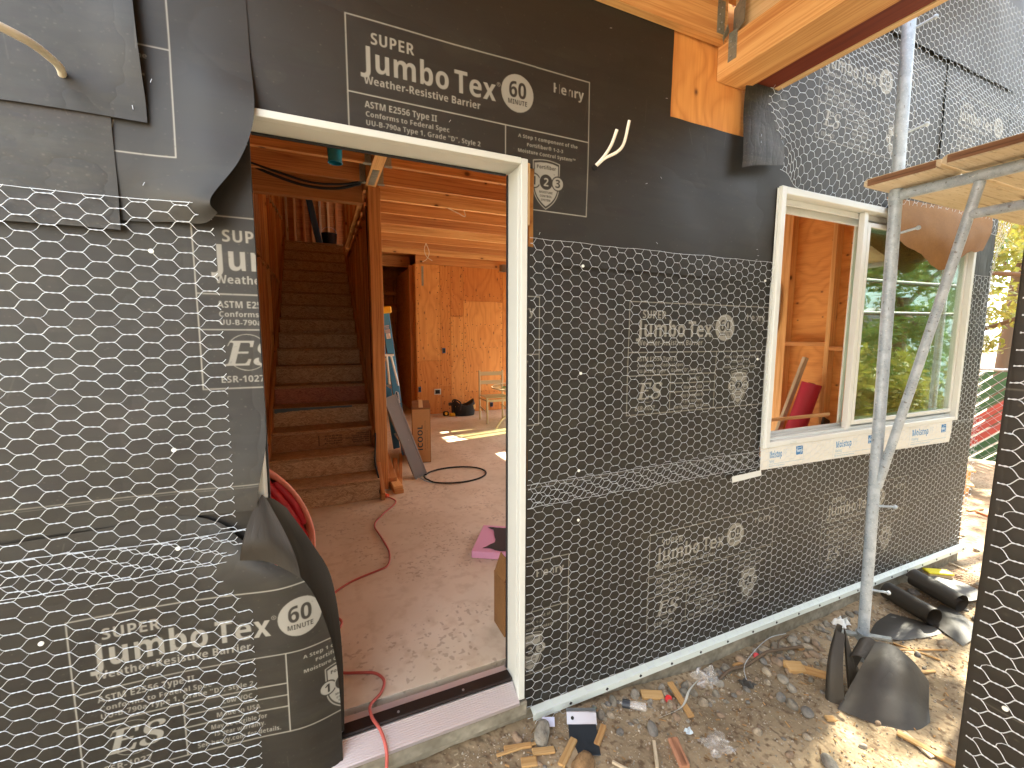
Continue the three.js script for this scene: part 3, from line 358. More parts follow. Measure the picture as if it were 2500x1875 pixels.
// flashing strip below the window
{
  const t = canvasTex(1240, 96, (g, W, H) => {
    g.fillStyle = '#dcdcd6'; g.fillRect(0, 0, W, H); const R = rng(4); for (let i = 0; i < 500; i++) { g.fillStyle = `rgba(150,145,130,${R() * 0.1})`; g.fillRect(R() * W, R() * H, 3 + R() * 40, 1 + R() * 4); }
    for (const x of [90, 520, 940]) { g.fillStyle = '#2f78b4'; fitText(g, 'Moistop', x, 50, 22, 98); g.fillStyle = '#c9d0d2'; fitText(g, 'PF', x + 104, 48, 20, 28); g.fillStyle = '#6f9cc0'; fitText(g, 'Flashing', x, 66, 9, 40, 'sans-serif', 'normal'); g.fillRect(x, 72, 250, 1); fitText(g, 'Moisture barrier flashing membrane', x, 84, 6, 120, 'sans-serif', 'normal'); g.fillStyle = '#2f74ae'; g.fillRect(x + 190, 24, 42, 28); g.fillStyle = '#e8ecee'; fitText(g, 'henry', x + 196, 43, 10, 30); }
    g.strokeStyle = 'rgba(110,140,170,.5)'; g.strokeRect(78, 14, 250, 74); g.strokeRect(508, 14, 250, 74); g.strokeRect(928, 14, 250, 74);
  });
  const m = std({ map: t, roughness: 0.6, side: DS });
  solo('window_flashing', surf([[[2.18, 0.788, 0.024], [3.0, 0.776, 0.026], [4.222, 0.75, 0.026]], [[2.176, 0.85, 0.026], [3.0, 0.85, 0.032], [4.226, 0.84, 0.03]], [[2.176, 0.93, 0.024], [3.0, 0.93, 0.026], [4.23, 0.93, 0.026]]], 60, 10, (p, u, v) => [u, v], p => { p[2] += 0.004 * fbm(p[0] * 6, p[1] * 9, 3, 3); }), m, 'white printed flashing strip stuck below the window frame', 'flashing');
  solo('tape_strip', surf([[[1.965, 0.748, 0.026], [2.19, 0.758, 0.026]], [[1.955, 0.785, 0.03], [2.185, 0.79, 0.027]]], 16, 4, null, p => { p[2] += 0.006 * fbm(p[0] * 20, p[1] * 9, 9, 2); }), std({ color: 0xdde0de, roughness: 0.6, side: DS }), 'short white tape strip left of the window flashing', 'tape');
}
// brown paper hanging over the window
solo('kraft_paper', surf([
  [[3.14, 2.1, 0.075], [3.4, 2.04, 0.085], [3.68, 1.945, 0.1], [3.98, 2.07, 0.1], [4.24, 2.12, 0.085]],
  [[3.12, 2.2, 0.07], [3.4, 2.17, 0.1], [3.68, 2.12, 0.12], [3.98, 2.18, 0.115], [4.3, 2.24, 0.09]],
  [[3.1, 2.285, 0.06], [3.4, 2.29, 0.07], [3.68, 2.295, 0.085], [3.98, 2.3, 0.08], [4.36, 2.34, 0.07]],
  [[3.1, 2.34, 0.045], [3.4, 2.35, 0.045], [3.68, 2.36, 0.045], [3.98, 2.37, 0.045], [4.38, 2.4, 0.045]]], 48, 24, p => [p[0], p[1]], (p, u, v) => { if (v < 0.02) p[1] += 0.035 * (fbm(u * 14, 2, 77, 3) - 0.5); p[2] += 0.014 * (fbm(p[0] * 7, p[1] * 7, 78, 3) - 0.5); }), M.kraft, 'torn brown kraft paper hanging over the window top behind the scaffold leg', 'paper');

// ---------------------------------------------------------------- wire netting
const HX = 0.0445, HV = 0.0425;                                      // half period along the twists, pitch across
function netGeo(x0, x1, y0, y1, map, o = {}) {
  const r = o.r || 0.00115, pos = [], nor = [], idx = [], R = rng(o.seed || 1), tw = o.tw ?? 3, sides = 3, jit = o.jit ?? 0.003, sd = o.seed || 1, ph = o.phase || 0;
  const edge = y => sstep(y0, y0 + 0.15, y) * sstep(y1, y1 - 0.15, y);
  const P = (x, y, dz = 0) => { const jx = jit * 2.2 * (fbm(x * 11, y * 11, sd, 2) - 0.5) + 0.012 * (fbm(x * 1.6, y * 2.2, sd + 3, 2) - 0.5), jy = jit * 2.6 * (fbm(x * 10, y * 10, sd + 40, 2) - 0.5) + 0.03 * (fbm(x * 1.5, y * 1.7, sd + 43, 2) - 0.5) * edge(y); const p = map(x + jx, y + jy); p[2] += dz; return p; };
  const seg = (a, b, rr) => {
    const d = [b[0] - a[0], b[1] - a[1], b[2] - a[2]], l = Math.hypot(...d) || 1; d[0] /= l; d[1] /= l; d[2] /= l;
    let u = Math.abs(d[2]) < 0.9 ? [d[1], -d[0], 0] : [0, d[2], -d[1]]; const ul = Math.hypot(...u); u = u.map(q => q / ul); const w = [d[1] * u[2] - d[2] * u[1], d[2] * u[0] - d[0] * u[2], d[0] * u[1] - d[1] * u[0]];
    const b0 = pos.length / 3; for (const p of [a, b]) for (let k = 0; k < sides; k++) { const t = 6.2832 * k / sides, n = [0, 1, 2].map(i => u[i] * Math.cos(t) + w[i] * Math.sin(t)); pos.push(p[0] + n[0] * rr, p[1] + n[1] * rr, p[2] + n[2] * rr); nor.push(...n); }
    for (let k = 0; k < sides; k++) { const k2 = (k + 1) % sides; idx.push(b0 + k, b0 + k2, b0 + sides + k2, b0 + k, b0 + sides + k2, b0 + sides + k); }
  };
  const inside = (x, y) => x >= x0 && x <= x1 && y >= y0 && y <= y1 && (!o.clip || o.clip(x, y));
  const line = (pts, rr) => { for (let i = 0; i < pts.length - 1; i++) { const a = pts[i], b = pts[i + 1]; if (inside((a[0] + b[0]) / 2, (a[1] + b[1]) / 2)) seg(P(a[0], a[1], a[2] || 0), P(b[0], b[1], b[2] || 0), rr); } };
  const HX = o.hx || 0.0445, nj = Math.ceil((x1 - x0) / HX) + 1, ni = Math.ceil((y1 - y0) / HV) + 1, h = HX * 0.285;
  for (let j = 0; j <= nj; j++) for (let i = -1; i <= ni; i++) {
    const cx = x0 + ph + j * HX, cy = y0 + (i + (j % 2) * 0.5) * HV;
    const n = tw, a = [], b = []; for (let k = 0; k <= n; k++) { const x = cx - h + 2 * h * k / n, t = Math.PI * 1.5 * k, e = r * 0.95; a.push([x, cy + e * Math.cos(t), e * Math.sin(t)]); b.push([x, cy - e * Math.cos(t), -e * Math.sin(t)]); }
    line(a, r); line(b, r);
    const furr = i % 5 === 2; for (const s of [-1, 1]) { if (o.drop && R() < o.drop) continue; const pts = []; for (let k = 0; k <= 4; k++) { const t = k / 4, e = t * t * (3 - 2 * t); pts.push([cx + h + (HX - 2 * h) * t, cy + s * HV * 0.5 * lerp(t, e, 0.75), furr && s > 0 ? -0.009 * Math.sin(Math.PI * t) : 0.0015 * Math.sin(Math.PI * t)]); } line(pts, furr && s > 0 ? r * 0.7 : r); }
  }
  if (o.selvage) for (const y of o.selvage) { const n = Math.ceil((x1 - x0) / 0.02), a = [], b = []; for (let k = 0; k <= n; k++) { const x = x0 + (x1 - x0) * k / n; a.push([x, y, 0.001 * Math.sin(k * 2)]); } line(a.map(p => [p[0], clamp(p[1], y0 + 1e-4, y1 - 1e-4), p[2]]), r * 1.1); }
  const g = new THREE.BufferGeometry(); g.setAttribute('position', new THREE.Float32BufferAttribute(pos, 3)); g.setAttribute('normal', new THREE.Float32BufferAttribute(nor, 3)); g.setIndex(idx); return g;
}
const bulge = (zb, a, s, slope = 0) => (x, y) => [x, y + slope * x, zb + a * fbm(x * 5, y * 6, s, 3)];
const netGroup = 'wire netting stapled over the black paper';
function net(label, g, nails) { const t = thing('wire_netting', label, 'wire netting', [0, 0, 0], netGroup); part('netting', g, M.wire, t); const ng = new THREE.CylinderGeometry(0.0062, 0.0062, 0.003, 14); for (const [x, y, z, r] of nails || []) part('nail_cap', ng, M.trimW, t, [x, y, z], r || [Math.PI / 2, 0, 0]); return t; }
net('wire netting left of the doorway, upper sheet', netGeo(-1.4, -0.262, 0.81, 1.882, (x, y) => { const b = 0.02 + 0.018 * fbm(x * 5, y * 6, 5, 3) + 0.03 * sstep(1.8, 1.88, y) * sstep(-0.45, -0.28, x); return [x, y, b + 0.022]; }, { seed: 5, tw: 4, hx: 0.0485, r: 0.00105, selvage: [1.8815, 0.812], drop: 0 }), [[-0.414, 1.745, 0.055], [-0.4, 1.18, 0.055], [-0.41, 0.88, 0.055]]);
net('wire netting left of the doorway, lower sheet over large print', netGeo(-1.4, -0.225, -0.3, 0.915, (x, y) => [x, y + 0.01 * Math.sin(x * 4), 0.04 + 0.03 * sstep(-0.5, -0.2, x) * sstep(0.85, 0.5, y) + 0.014 * fbm(x * 5, y * 6, 8, 3)], { seed: 8, tw: 4, hx: 0.0492, r: 0.00105, selvage: [0.914], phase: 0.018 }), [[-0.73, 0.672, 0.056], [-0.95, 0.3, 0.056]]);
net('wire netting between doorway and window, upper sheet', netGeo(0.755, 2.185, 0.805, 1.888, (x, y) => [x, y + 0.004 * x, 0.03 + 0.012 * fbm(x * 5, y * 6, 12, 3) + 0.014 * sstep(0.9, 0.76, x)], { seed: 12, tw: 3, r: 0.00082, selvage: [1.887, 0.807] }), [[1.0, 1.8, 0.046], [2.1, 1.8, 0.044], [1.0, 1.36, 0.046], [1.0, 0.94, 0.046], [2.08, 1.4, 0.044]]);
net('long wire netting under the window along the wall foot', netGeo(0.75, 4.618, -0.17, 0.912, (x, y) => [x, y, 0.032 + 0.016 * fbm(x * 5, y * 6, 15, 3) + (y < -0.1 ? 0.016 : 0) + 0.012 * sstep(0.75, 0.9, y)], { seed: 15, tw: 2, r: 0.00082, selvage: [0.911], phase: 0.02, clip: (x, y) => y > -0.125 || x < 0.95 }), [[1.0, 0.72, 0.05], [4.35, 0.3, 0.05]]);
net('loose wire netting billowing above the window', netGeo(2.0, 5.12, 2.28, 3.72, (x, y) => {
  const v = (y - 2.28) / 1.44, u = (x - 2.0) / 2.66, pull = sstep(0.12, 0, u); return [x + 0.02 * Math.sin(y * 9) * pull + 0.1 * pull * sstep(2.62, 2.3, y) + 0.03 * pull * fbm(y * 12, 3, 4, 2), y + 0.02 + 0.07 * pull * sstep(2.7, 2.3, y) - 0.012 * x * sstep(0.1, 0, v), 0.035 + 0.09 * Math.sin(Math.PI * Math.min(1, v * 1.7)) * (1 - 0.6 * pull) + 0.03 * fbm(x * 3, y * 4, 19, 3)];
}, { seed: 18, tw: 2, r: 0.0009, jit: 0.006, selvage: [2.281], clip: (x, y) => !(y > 2.715 && x < 2.07) && x < 4.66 + 0.46 * sstep(2.6, 3.0, y) }), []);
net('wire netting strip between window and house corner', netGeo(4.285, 4.61, 0.88, 1.96, bulge(0.03, 0.012, 22), { seed: 22, tw: 2, selvage: [1.959] }), []);
net('crumpled wire netting round the house corner above the fence', netGeo(0, 0.62, 1.7, 2.5, (u, y) => { const k = 0.03 * fbm(u * 8, y * 7, 24, 3); return [4.45 + 0.22 * Math.sin(u * 2.2) + k + 0.1 * fbm(y * 5, 2, 6, 2), y, 0.06 - u * 0.45 + 0.09 * Math.sin(u * 5 + y * 3) * 0.5 + k]; }, { seed: 24, tw: 2, jit: 0.012 }), []);
net('wire netting wrapped round the end wall corner', netGeo(0, 1.4, -0.17, 2.3, (u, y) => [4.615 + 0.012 * fbm(u * 5, y * 6, 25, 3), y, 0.03 - u], { seed: 25, tw: 2 }), []);

// ---------------------------------------------------------------- wrapped porch column at the right edge
{
  const cT = thing('porch_column', 'black paper wrapped porch column at the right edge', 'column');
  piece('core', M.firB, cT, 1.625, 2.0, -0.4, 2.67, 1.095, 1.5);
  const mH = paperMat(1.0, 2.2, -0.4, 2.7, [], [[1.33, 0.35, 0.003], [0.62, 0.3, 0.003]], 41, '#2a2620', 300);
  const cf = (x, z) => { };
  part('weather_paper', surf([[[2.02, -0.35, 1.078], [1.6, -0.35, 1.078], [1.6, -0.35, 1.55]], [[2.02, 2.68, 1.078], [1.6, 2.68, 1.078], [1.6, 2.68, 1.55]]].map(r => { const o = []; for (let i = 0; i <= 8; i++) o.push([lerp(2.02, 1.618, i / 8), r[0][1], 1.078]); o.push([1.604, r[0][1], 1.082]); for (let i = 1; i <= 8; i++) o.push([1.6, r[0][1], lerp(1.09, 1.55, i / 8)]); return o; }), 70, 60, (p, u, v) => [u * 0.8, v], p => { p[0] += 0.006 + 0.006 * (fbm(p[2] * 5, p[1] * 3, 6, 3) - 0.5); p[2] += 0.009 + 0.006 * (fbm(p[1] * 2.2, 3, 8, 3) - 0.5) + 0.006 * sstep(0.9, 1.9, p[1]); }), mH, cT);
  const t = net('wire netting wrapped on the black porch column', netGeo(1.11, 1.56, -0.3, 2.6, (z, y) => [1.588 - 0.012 * fbm(z * 6, y * 5, 28, 3), y, z], { seed: 28, tw: 5, r: 0.0013, jit: 0.006 }), [[1.583, 1.0, 1.232, [0, 0, Math.PI / 2]], [1.583, 0.56, 1.17, [0, 0, Math.PI / 2]], [1.583, 0.12, 1.26, [0, 0, Math.PI / 2]]]);
}
// ---------------------------------------------------------------- porch roof framing
{
  const p = thing('porch_roof', 'fir beam, rafters and deck of the porch roof overhead', 'roof');
  piece('beam', M.firA, p, 1.722, 1.905, 2.68, 2.838, 0.014, 4.2, 0.004);
  piece('trim_board', M.redwood, p, 1.909, 2.052, 2.702, 2.74, 0.05, 4.2); piece('edge_strip', M.pale, p, 2.054, 2.086, 2.698, 2.83, 0.05, 4.2);
  piece('ledger', M.firA, p, -0.4, 1.721, 2.822, 3.01, 0.024, 0.064);
  for (const z of [0.66, 1.27, 1.88, 2.49, 3.1, 3.71, 4.15]) piece('rafter', M.firB, p, -0.4, 2.06, 2.842, 3.01, z, z + 0.04);
  piece('blocking', M.pale, p, 1.76, 1.8, 2.842, 3.01, 0.066, 0.658);
  for (let k = 0; k < 3; k++) piece('deck_sheet', M.ply, p, -0.4 + k * 0.84, -0.4 + k * 0.84 + 0.836, 3.012, 3.03, 0.03, 4.2, 0.001);
  const h = part('joist_hanger', merge([boxes([[1.655, 1.7, 2.845, 2.98, 0.0645, 0.0665], [1.7185, 1.7215, 2.73, 2.85, 0.075, 0.118]], 0.0004), at(nidx(cbox(0.06, 0.05, 0.002, 0.0004)), 1.7, 2.842, 0.075, 0.5, 0.6, -0.2), at(nidx(cbox(0.11, 0.12, 0.002, 0.0004)), 1.735, 2.91, 0.11, 0, 1.1, 0)]), M.strap, p);
  const pg = new THREE.CylinderGeometry(0.0032, 0.0032, 0.004, 8); for (let a = 0; a < 4; a++) part('nail_head', pg, M.zinc, h, [1.668 + 0.012 * (a % 2), 2.86 + a * 0.03, 0.0672], [Math.PI / 2, 0, 0]); for (let a = 0; a < 3; a++) part('nail_head', pg, M.zinc, h, [1.7175, 2.75 + a * 0.03, 0.09 + 0.01 * (a % 2)], [0, 0, Math.PI / 2]);
}
// ---------------------------------------------------------------- scaffold
const plankZ = [[0.285, 0.572, 2.222, 2.42], [0.578, 0.86, 2.226, 2.405], [0.866, 1.15, 2.222, 2.44], [0.285, 0.572, 4.08, 2.3], [0.578, 0.86, 4.08, 2.34], [0.866, 1.15, 4.08, 2.28]];  // upper row of planks added above the view to shade the wall
{
  const s = thing('steel_scaffold', 'paint spattered steel scaffold frame standing on a screw jack', 'scaffold');
  const lean = y => 2.663 - 0.0358 * (y + 0.2);
  const leg = part('leg', merge([rod([lean(-0.12), -0.12, 0.345], [lean(2.17), 2.17, 0.345], 0.026, 20), rod([lean(2.17), 2.17, 0.345], [lean(2.21), 2.21, 0.345], 0.029, 20)]), M.galv, s);
  part('leg', rod([lean(2.21), 2.21, 0.345], [lean(4.1), 4.1, 0.345], 0.0255, 20), M.galv, s);
  part('leg', rod([lean(-0.12), -0.2, 1.56], [lean(4.1), 4.1, 1.56], 0.026, 16), M.galv, s);
  for (const y of [2.193, 4.05]) part('crossbar', rod([lean(y), y, 0.37], [lean(y), y, 1.535], 0.024, 18), M.galv, s);
  part('lower_bar', rod([lean(2.04), 2.04, 0.62], [lean(2.04), 2.04, 1.3], 0.02, 16), M.galv, s);
  part('brace', rod([lean(0.74), 0.74, 0.36], [lean(2.17), 2.17, 0.64], 0.019, 16), M.galv, s);
  part('brace', rod([lean(0.74), 0.74, 1.54], [lean(2.17), 2.17, 1.26], 0.019, 16), M.galv, s);
  const pin = (y, z = 0.4) => part('coupling_pin', merge([rod([lean(y) + 0.01, y - 0.015, 0.36], [lean(y) + 0.03, y, 0.425], 0.006, 10), at(nidx(new THREE.SphereGeometry(0.0105, 12, 8)), lean(y) + 0.031, y, 0.428)]), M.galv, s);
  for (const y of [2.94, 2.49, 2.03, 0.65, 0.18]) pin(y);
  const jk = part('screw_jack', rod([lean(-0.2) + 0.002, -0.28, 0.345], [lean(-0.1), -0.1, 0.345], 0.0205, 18), M.jack, s);
  const rings = []; for (let k = 0; k < 15; k++) { const g = new THREE.TorusGeometry(0.0208, 0.0022, 6, 20); g.rotateX(Math.PI / 2); g.translate(lean(-0.2), -0.25 + k * 0.0085, 0.345); rings.push(g); } part('thread', merge(rings), M.jack, jk);
  part('wing_nut', merge([at(nidx(new THREE.CylinderGeometry(0.036, 0.034, 0.04, 20)), lean(-0.1), -0.112, 0.345), at(nidx(cbox(0.13, 0.028, 0.022, 0.008)), lean(-0.1) - 0.085, -0.095, 0.305, 0, -0.43, -0.16), at(nidx(cbox(0.13, 0.028, 0.022, 0.008)), lean(-0.1) + 0.085, -0.122, 0.385, 0, -0.43, -0.16)]), M.jack, jk);
  // planks
  plankZ.forEach(([z0, z1, y, x0], i) => {
    const t = thing('scaffold_plank', ['scaffold plank nearest the wall, weathered end cut', 'middle scaffold plank beside the gap', 'outer scaffold plank by the column', 'added unseen upper plank shading the wall, nearest it', 'added unseen upper plank shading the wall, middle one', 'added unseen upper plank shading the wall, outer one'][i], 'plank', [0, 0, 0], 'planks on the scaffold'), w = z1 - z0;
    const q = alongX([[0, 0.012], [0.012, 0.002], [0.03, 0], [w - 0.02, 0], [w - 0.004, 0.006], [w, 0.014], [w - 0.003, 0.036], [w - 0.02, 0.039], [0.015, 0.04], [0.002, 0.032]], 0, 2.6), ps = q.attributes.position, uv = q.attributes.uv;
    for (let k = 0; k < ps.count; k++) { ps.setY(k, ps.getY(k) + 0.003 * (fbm(ps.getX(k) * 3, ps.getZ(k) * 6, 60 + i, 2) - 0.5)); uv.setXY(k, ps.getX(k) + i * 0.7, ps.getZ(k) + ps.getY(k) + i * 0.31); } q.computeVertexNormals();
    part('board', q, M.plank, t, [x0, y, z0]); part('end_cut', cbox(0.004, 0.03, w - 0.036, 0.001), M.plankEnd, t, [x0 - 0.0025, y + 0.0205, (z0 + z1) / 2]);
  });
  const f2 = thing('steel_scaffold', 'second scaffold frame farther right, mirrored in the window glass', 'scaffold'); for (const z of [0.345, 1.56]) part('leg', rod([4.86, -0.24, z], [4.8, 4.1, z], 0.026, 14), M.galv, f2); part('crossbar', rod([4.82, 2.193, 0.36], [4.82, 2.193, 1.55], 0.024, 14), M.galv, f2);
  const gr = thing('guard_rail', 'steel guard rails of the scaffold, seen only as reflections in the window', 'rail'); for (const y of [1.78, 2.14]) part('rail', rod([4.9, y, 1.33], [9.2, y + 0.06, 1.33], 0.022, 12), M.iron, gr); for (const x of [4.95, 9.1]) part('post', rod([x, -0.3, 1.33], [x, 2.3, 1.33], 0.022, 12), M.iron, gr);
}
// ---------------------------------------------------------------- cables on the outside wall
solo('white_cable', tube([[-0.66, 2.1, 0.42], [-0.6, 2.13, 0.34], [-0.556, 2.145, 0.25], [-0.556, 2.166, 0.15], [-0.558, 2.172, 0.08], [-0.569, 2.17, 0.04]], 0.009, 10, 60), M.cableY, 'pale cable sticking out of the paper at upper left', 'cable');
{
  const c2 = thing('wire_pair', 'two white wires poking out beside the door head', 'cable');
  part('wire', tube([[1.058, 2.2, 0.02], [1.084, 2.235, 0.05], [1.092, 2.268, 0.09], [1.096, 2.316, 0.12]], 0.0062, 10, 40), M.cableW, c2); part('wire', tube([[1.064, 2.203, 0.02], [1.09, 2.231, 0.05], [1.129, 2.252, 0.08], [1.15, 2.278, 0.09], [1.154, 2.36, 0.12]], 0.0062, 10, 40), M.cableW, c2); part('wire_hole', new THREE.CylinderGeometry(0.012, 0.012, 0.004, 12), M.rubber, c2, [1.058, 2.198, 0.03], [Math.PI / 2, 0, 0]);
}
// ---------------------------------------------------------------- inside the house
{
  const c = struct('ceiling', boxes([[0.58, 2.1, 3.08, 3.098, -6.9, -0.15], [2.1, 2.9, 3.08, 3.098, -6.9, -2.9], [2.9, 4.45, 3.08, 3.098, -6.9, -4.5], [2.1, 4.45, 3.08, 3.098, -1.85, -0.15], [-4.05, -0.59, 3.08, 3.098, -9.4, -0.15], [-0.58, 0.57, 3.08, 3.098, -2.98, -0.15]], 0.001), M.ply);  // same gap as the subfloor, left out for the added skylight
  const js = []; for (let k = 0; k < 12; k++) js.push(-0.79 - 0.4563 * k);
  js.forEach((z, i) => {
    const m = [M.firB, M.firA, M.firC][(i * 5) % 3]; piece('joist', m, c, 0.552, 4.45, 2.868, 3.079, z - 0.02, z + 0.02);
    if (z > -3.0) piece('joist', m, c, -0.585, 0.43, 2.868, 3.079, z - 0.02, z + 0.02);
    if (z > -2.75) for (const s of [-1, 1]) { const x = 0.489 + s * 0.052; part('joist_hanger', boxes([[Math.min(x, x + s * 0.06), Math.max(x, x + s * 0.06), 2.864, 2.8665, z - 0.024, z + 0.024], [Math.min(x, x + s * 0.05), Math.max(x, x + s * 0.05), 2.867, 3.04, z - 0.0235, z - 0.0205], [Math.min(x, x + s * 0.05), Math.max(x, x + s * 0.05), 2.867, 3.04, z + 0.0205, z + 0.0235]], 0.0004), M.strap, c); }
  });
  piece('beam', M.firA, c, 0.442, 0.537, 2.87, 3.079, -2.82, -0.15, 0.003);
  part('strap_plate', boxes([[0.462, 0.517, 2.866, 2.8695, -2.66, -2.28]], 0.0005), M.strap, c);
  piece('joist', M.firB, c, 1.7, 4.45, 2.86, 3.079, -6.69, -6.65); piece('joist', M.firC, c, 0.6, 1.7, 2.868, 3.079, -7.3, -7.26);
}
{ // post and header
  const p = thing('wood_post', 'square fir post standing at the foot of the stairs', 'post'); piece('shaft', M.firB, p, 0.462, 0.574, 0.002, 2.865, -2.815, -2.7, 0.004); part('post_base', boxes([[0.452, 0.584, 0.001, 0.012, -2.825, -2.69]], 0.001), M.zinc, p);
  const h = thing('stair_header', 'dark fir header across the stair opening', 'beam'); piece('header', M.firC, h, -0.585, 0.44, 2.765, 3.07, -2.99, -2.9); piece('header', M.firC, h, 0.44, 0.58, 2.868, 3.07, -2.99, -2.83);
}
{ // staircase
  const s = thing('staircase', 'straight staircase of strand board treads rising from the slab', 'stairs'); const RI = 0.195, RU = 0.289, Z0 = -2.485;
  const stamp = canvasTex(1024, 200, (g, W, H) => {
    const R = rng(17); g.fillStyle = '#96704c'; g.fillRect(0, 0, W, H); for (let n = 0; n < 1500; n++) { const t = R(); g.strokeStyle = `rgba(${118 + 66 * t | 0},${82 + 60 * t | 0},${50 + 50 * t | 0},.85)`; g.lineWidth = 2 + R() * 6; const x = R() * W, y = R() * H, a = (R() - 0.5) * 1.8, l = 14 + R() * 40; g.beginPath(); g.moveTo(x, y); g.lineTo(x + l * Math.cos(a), y + l * Math.sin(a)); g.stroke(); }
    g.save(); g.translate(W, H); g.rotate(Math.PI); g.fillStyle = '#17120e'; const L = ['THIS SIDE DOWN', 'ESTE LADO ABAJO', 'PANEL BETWEEN JOINTS', 'DEJE LAS JUNTAS', 'DISPARE JAS']; L.forEach((q, i) => fitText(g, q, 26, 58 + i * 27, 17, q.length * 13, 'sans-serif', 'bold')); ['SPACE ENDS 1/8"', 'SEPARAR TODOS', 'LOS BORDES 1/8"', '05-22-24 12:32'].forEach((q, i) => fitText(g, q, 320, 62 + i * 31, 17, q.length * 13, 'sans-serif', 'bold')); g.fillRect(8, 20, 6, 160); g.fillRect(560, 30, 7, 130); g.restore();
  });
  const stampM = std({ map: stamp, roughness: 0.85 });
  for (let i = 0; i < 16; i++) {
    const z = Z0 - RU * i, y = RI * i, m = i === 4 ? M.osbPink : M.osb;
    part('riser', cbox(0.917, RI - 0.03, 0.019, 0.001, 1 + i % 6), m, s, [0.0075, y + (RI - 0.03) / 2 + 0.0005, z - 0.028]);
    if (i === 2) part('riser_print', new THREE.PlaneGeometry(0.915, RI - 0.034), stampM, s, [0.0075, y + (RI - 0.03) / 2, z - 0.0182]);
    part('tread', cbox(0.92, 0.028, RU + 0.02, 0.004, 1 + (i * 3) % 6), M.tread, s, [0.0075, y + RI - 0.0145, z - RU / 2 - 0.01]);
    if (i === 3) part('paint_smear', surf([[[-0.44, y + RI - 0.05, z + 0.001], [-0.2, y + RI - 0.034, z + 0.001], [0.3, y + RI - 0.024, z + 0.001]], [[-0.44, y + RI - 0.004, z + 0.001], [-0.2, y + RI - 0.004, z + 0.001], [0.3, y + RI - 0.008, z + 0.001]]], 30, 3, null, (p, u, v) => { p[1] += (v < 0.5 ? 1 : 0) * 0.012 * (fbm(u * 20, 3, 5, 3) - 0.5); }), std({ color: 0x4a6470, roughness: 0.8, side: DS }), s);
  }
  for (const x of [-0.47, 0.485]) { const a = Math.atan2(RI, RU), l = Math.hypot(RI, RU) * 16; part('stringer', cbox(0.034, 0.26, l, 0.003, 2), M.firC, s, [x, RI * 8 - 0.02, Z0 - RU * 8 + 0.02], [a, 0, 0]); }
}
function studWall(label, x0, x1, zs, y0, y1, mats, extra) { const t = thing('stud_wall', label, 'stud wall'); zs.forEach((z, i) => piece('stud', mats[i % mats.length], t, x0, x1, y0 + 0.04, y1 - 0.04, z - 0.02, z + 0.02)); const za = Math.min(...zs) - 0.02, zb = Math.max(...zs) + 0.02; piece('plate', mats[0], t, x0, x1, y0, y0 + 0.038, za, zb); piece('plate', mats[0], t, x0, x1, y1 - 0.038, y1, za, zb); if (extra) extra(t); return t; }
{
  const zs = []; for (let k = 0; k < 12; k++) zs.push(-2.72 - 0.42 * k);
  studWall('open stud wall along the left side of the stairs', -0.582, -0.494, zs, 0.002, 5.55, [M.firB, M.firA, M.firC], t => { for (let k = 0; k < 11; k++) { const zb = -2.74 - 0.42 * k; piece('blocking', M.firA, t, -0.58, -0.5, 2.28 + 0.02 * (k % 2), 2.32 + 0.02 * (k % 2), zb - 0.378, zb - 0.002); if (k > 1) piece('blocking', M.pale, t, -0.58, -0.5, 3.0 + k * 0.055, 3.04 + k * 0.055, zb - 0.378, zb - 0.002); } });
  const zr = []; for (let k = 0; k < 11; k++) zr.push(-2.95 - 0.41 * k);
  studWall('stud wall between the stairs and the main room', 0.502, 0.576, zr, 0.002, 2.866, [M.firC, M.firB], t => { piece('sheathing', M.firC, t, 0.577, 0.592, 0.002, 2.866, -7.1, -3.0); });
  studWall('upstairs stud wall on the right of the stair top', 0.502, 0.576, zr, 3.122, 5.55, [M.firB, M.pale], t => { piece('sheathing', M.firC, t, 0.577, 0.592, 3.122, 5.55, -7.1, -2.9); });  // sheathing added here to block roof light from the stair top
  const up = thing('stud_wall', 'upstairs stud wall facing the stair top', 'stud wall'); for (let k = 0; k < 26; k++) { const x = -1.6 + k * 0.155 + 0.03 * hash(k, 1, 3); piece('stud', [M.pale, M.firB, M.firA, M.plank][k % 4], up, x, x + 0.042, 3.16, 5.5, -8.55, -8.46); } piece('plate', M.firB, up, -1.65, 2.5, 3.121, 3.158, -8.55, -8.46); piece('plate', M.firB, up, -1.65, 2.5, 5.502, 5.54, -8.55, -8.46); piece('sheathing', M.firC, up, -1.65, 2.5, 3.122, 5.54, -8.58, -8.555); piece('brace', M.firA, up, -0.6, -0.55, 3.16, 5.2, -8.44, -8.4);
  const hall = thing('stud_wall', 'dark stud wall at the end of the back hallway', 'stud wall'); for (let k = 0; k < 6; k++) piece('stud', M.firC, hall, 0.62 + k * 0.2, 0.66 + k * 0.2, 0.04, 2.0 + (k % 2) * 0.8, -8.9, -8.81); piece('header', M.firC, hall, 0.6, 1.7, 2.05, 2.25, -8.8, -8.76); piece('plate', M.firC, hall, 0.6, 1.7, 0.002, 0.038, -8.9, -8.81); piece('header', M.firB, hall, 0.6, 1.7, 2.45, 2.52, -8.8, -8.74);
}
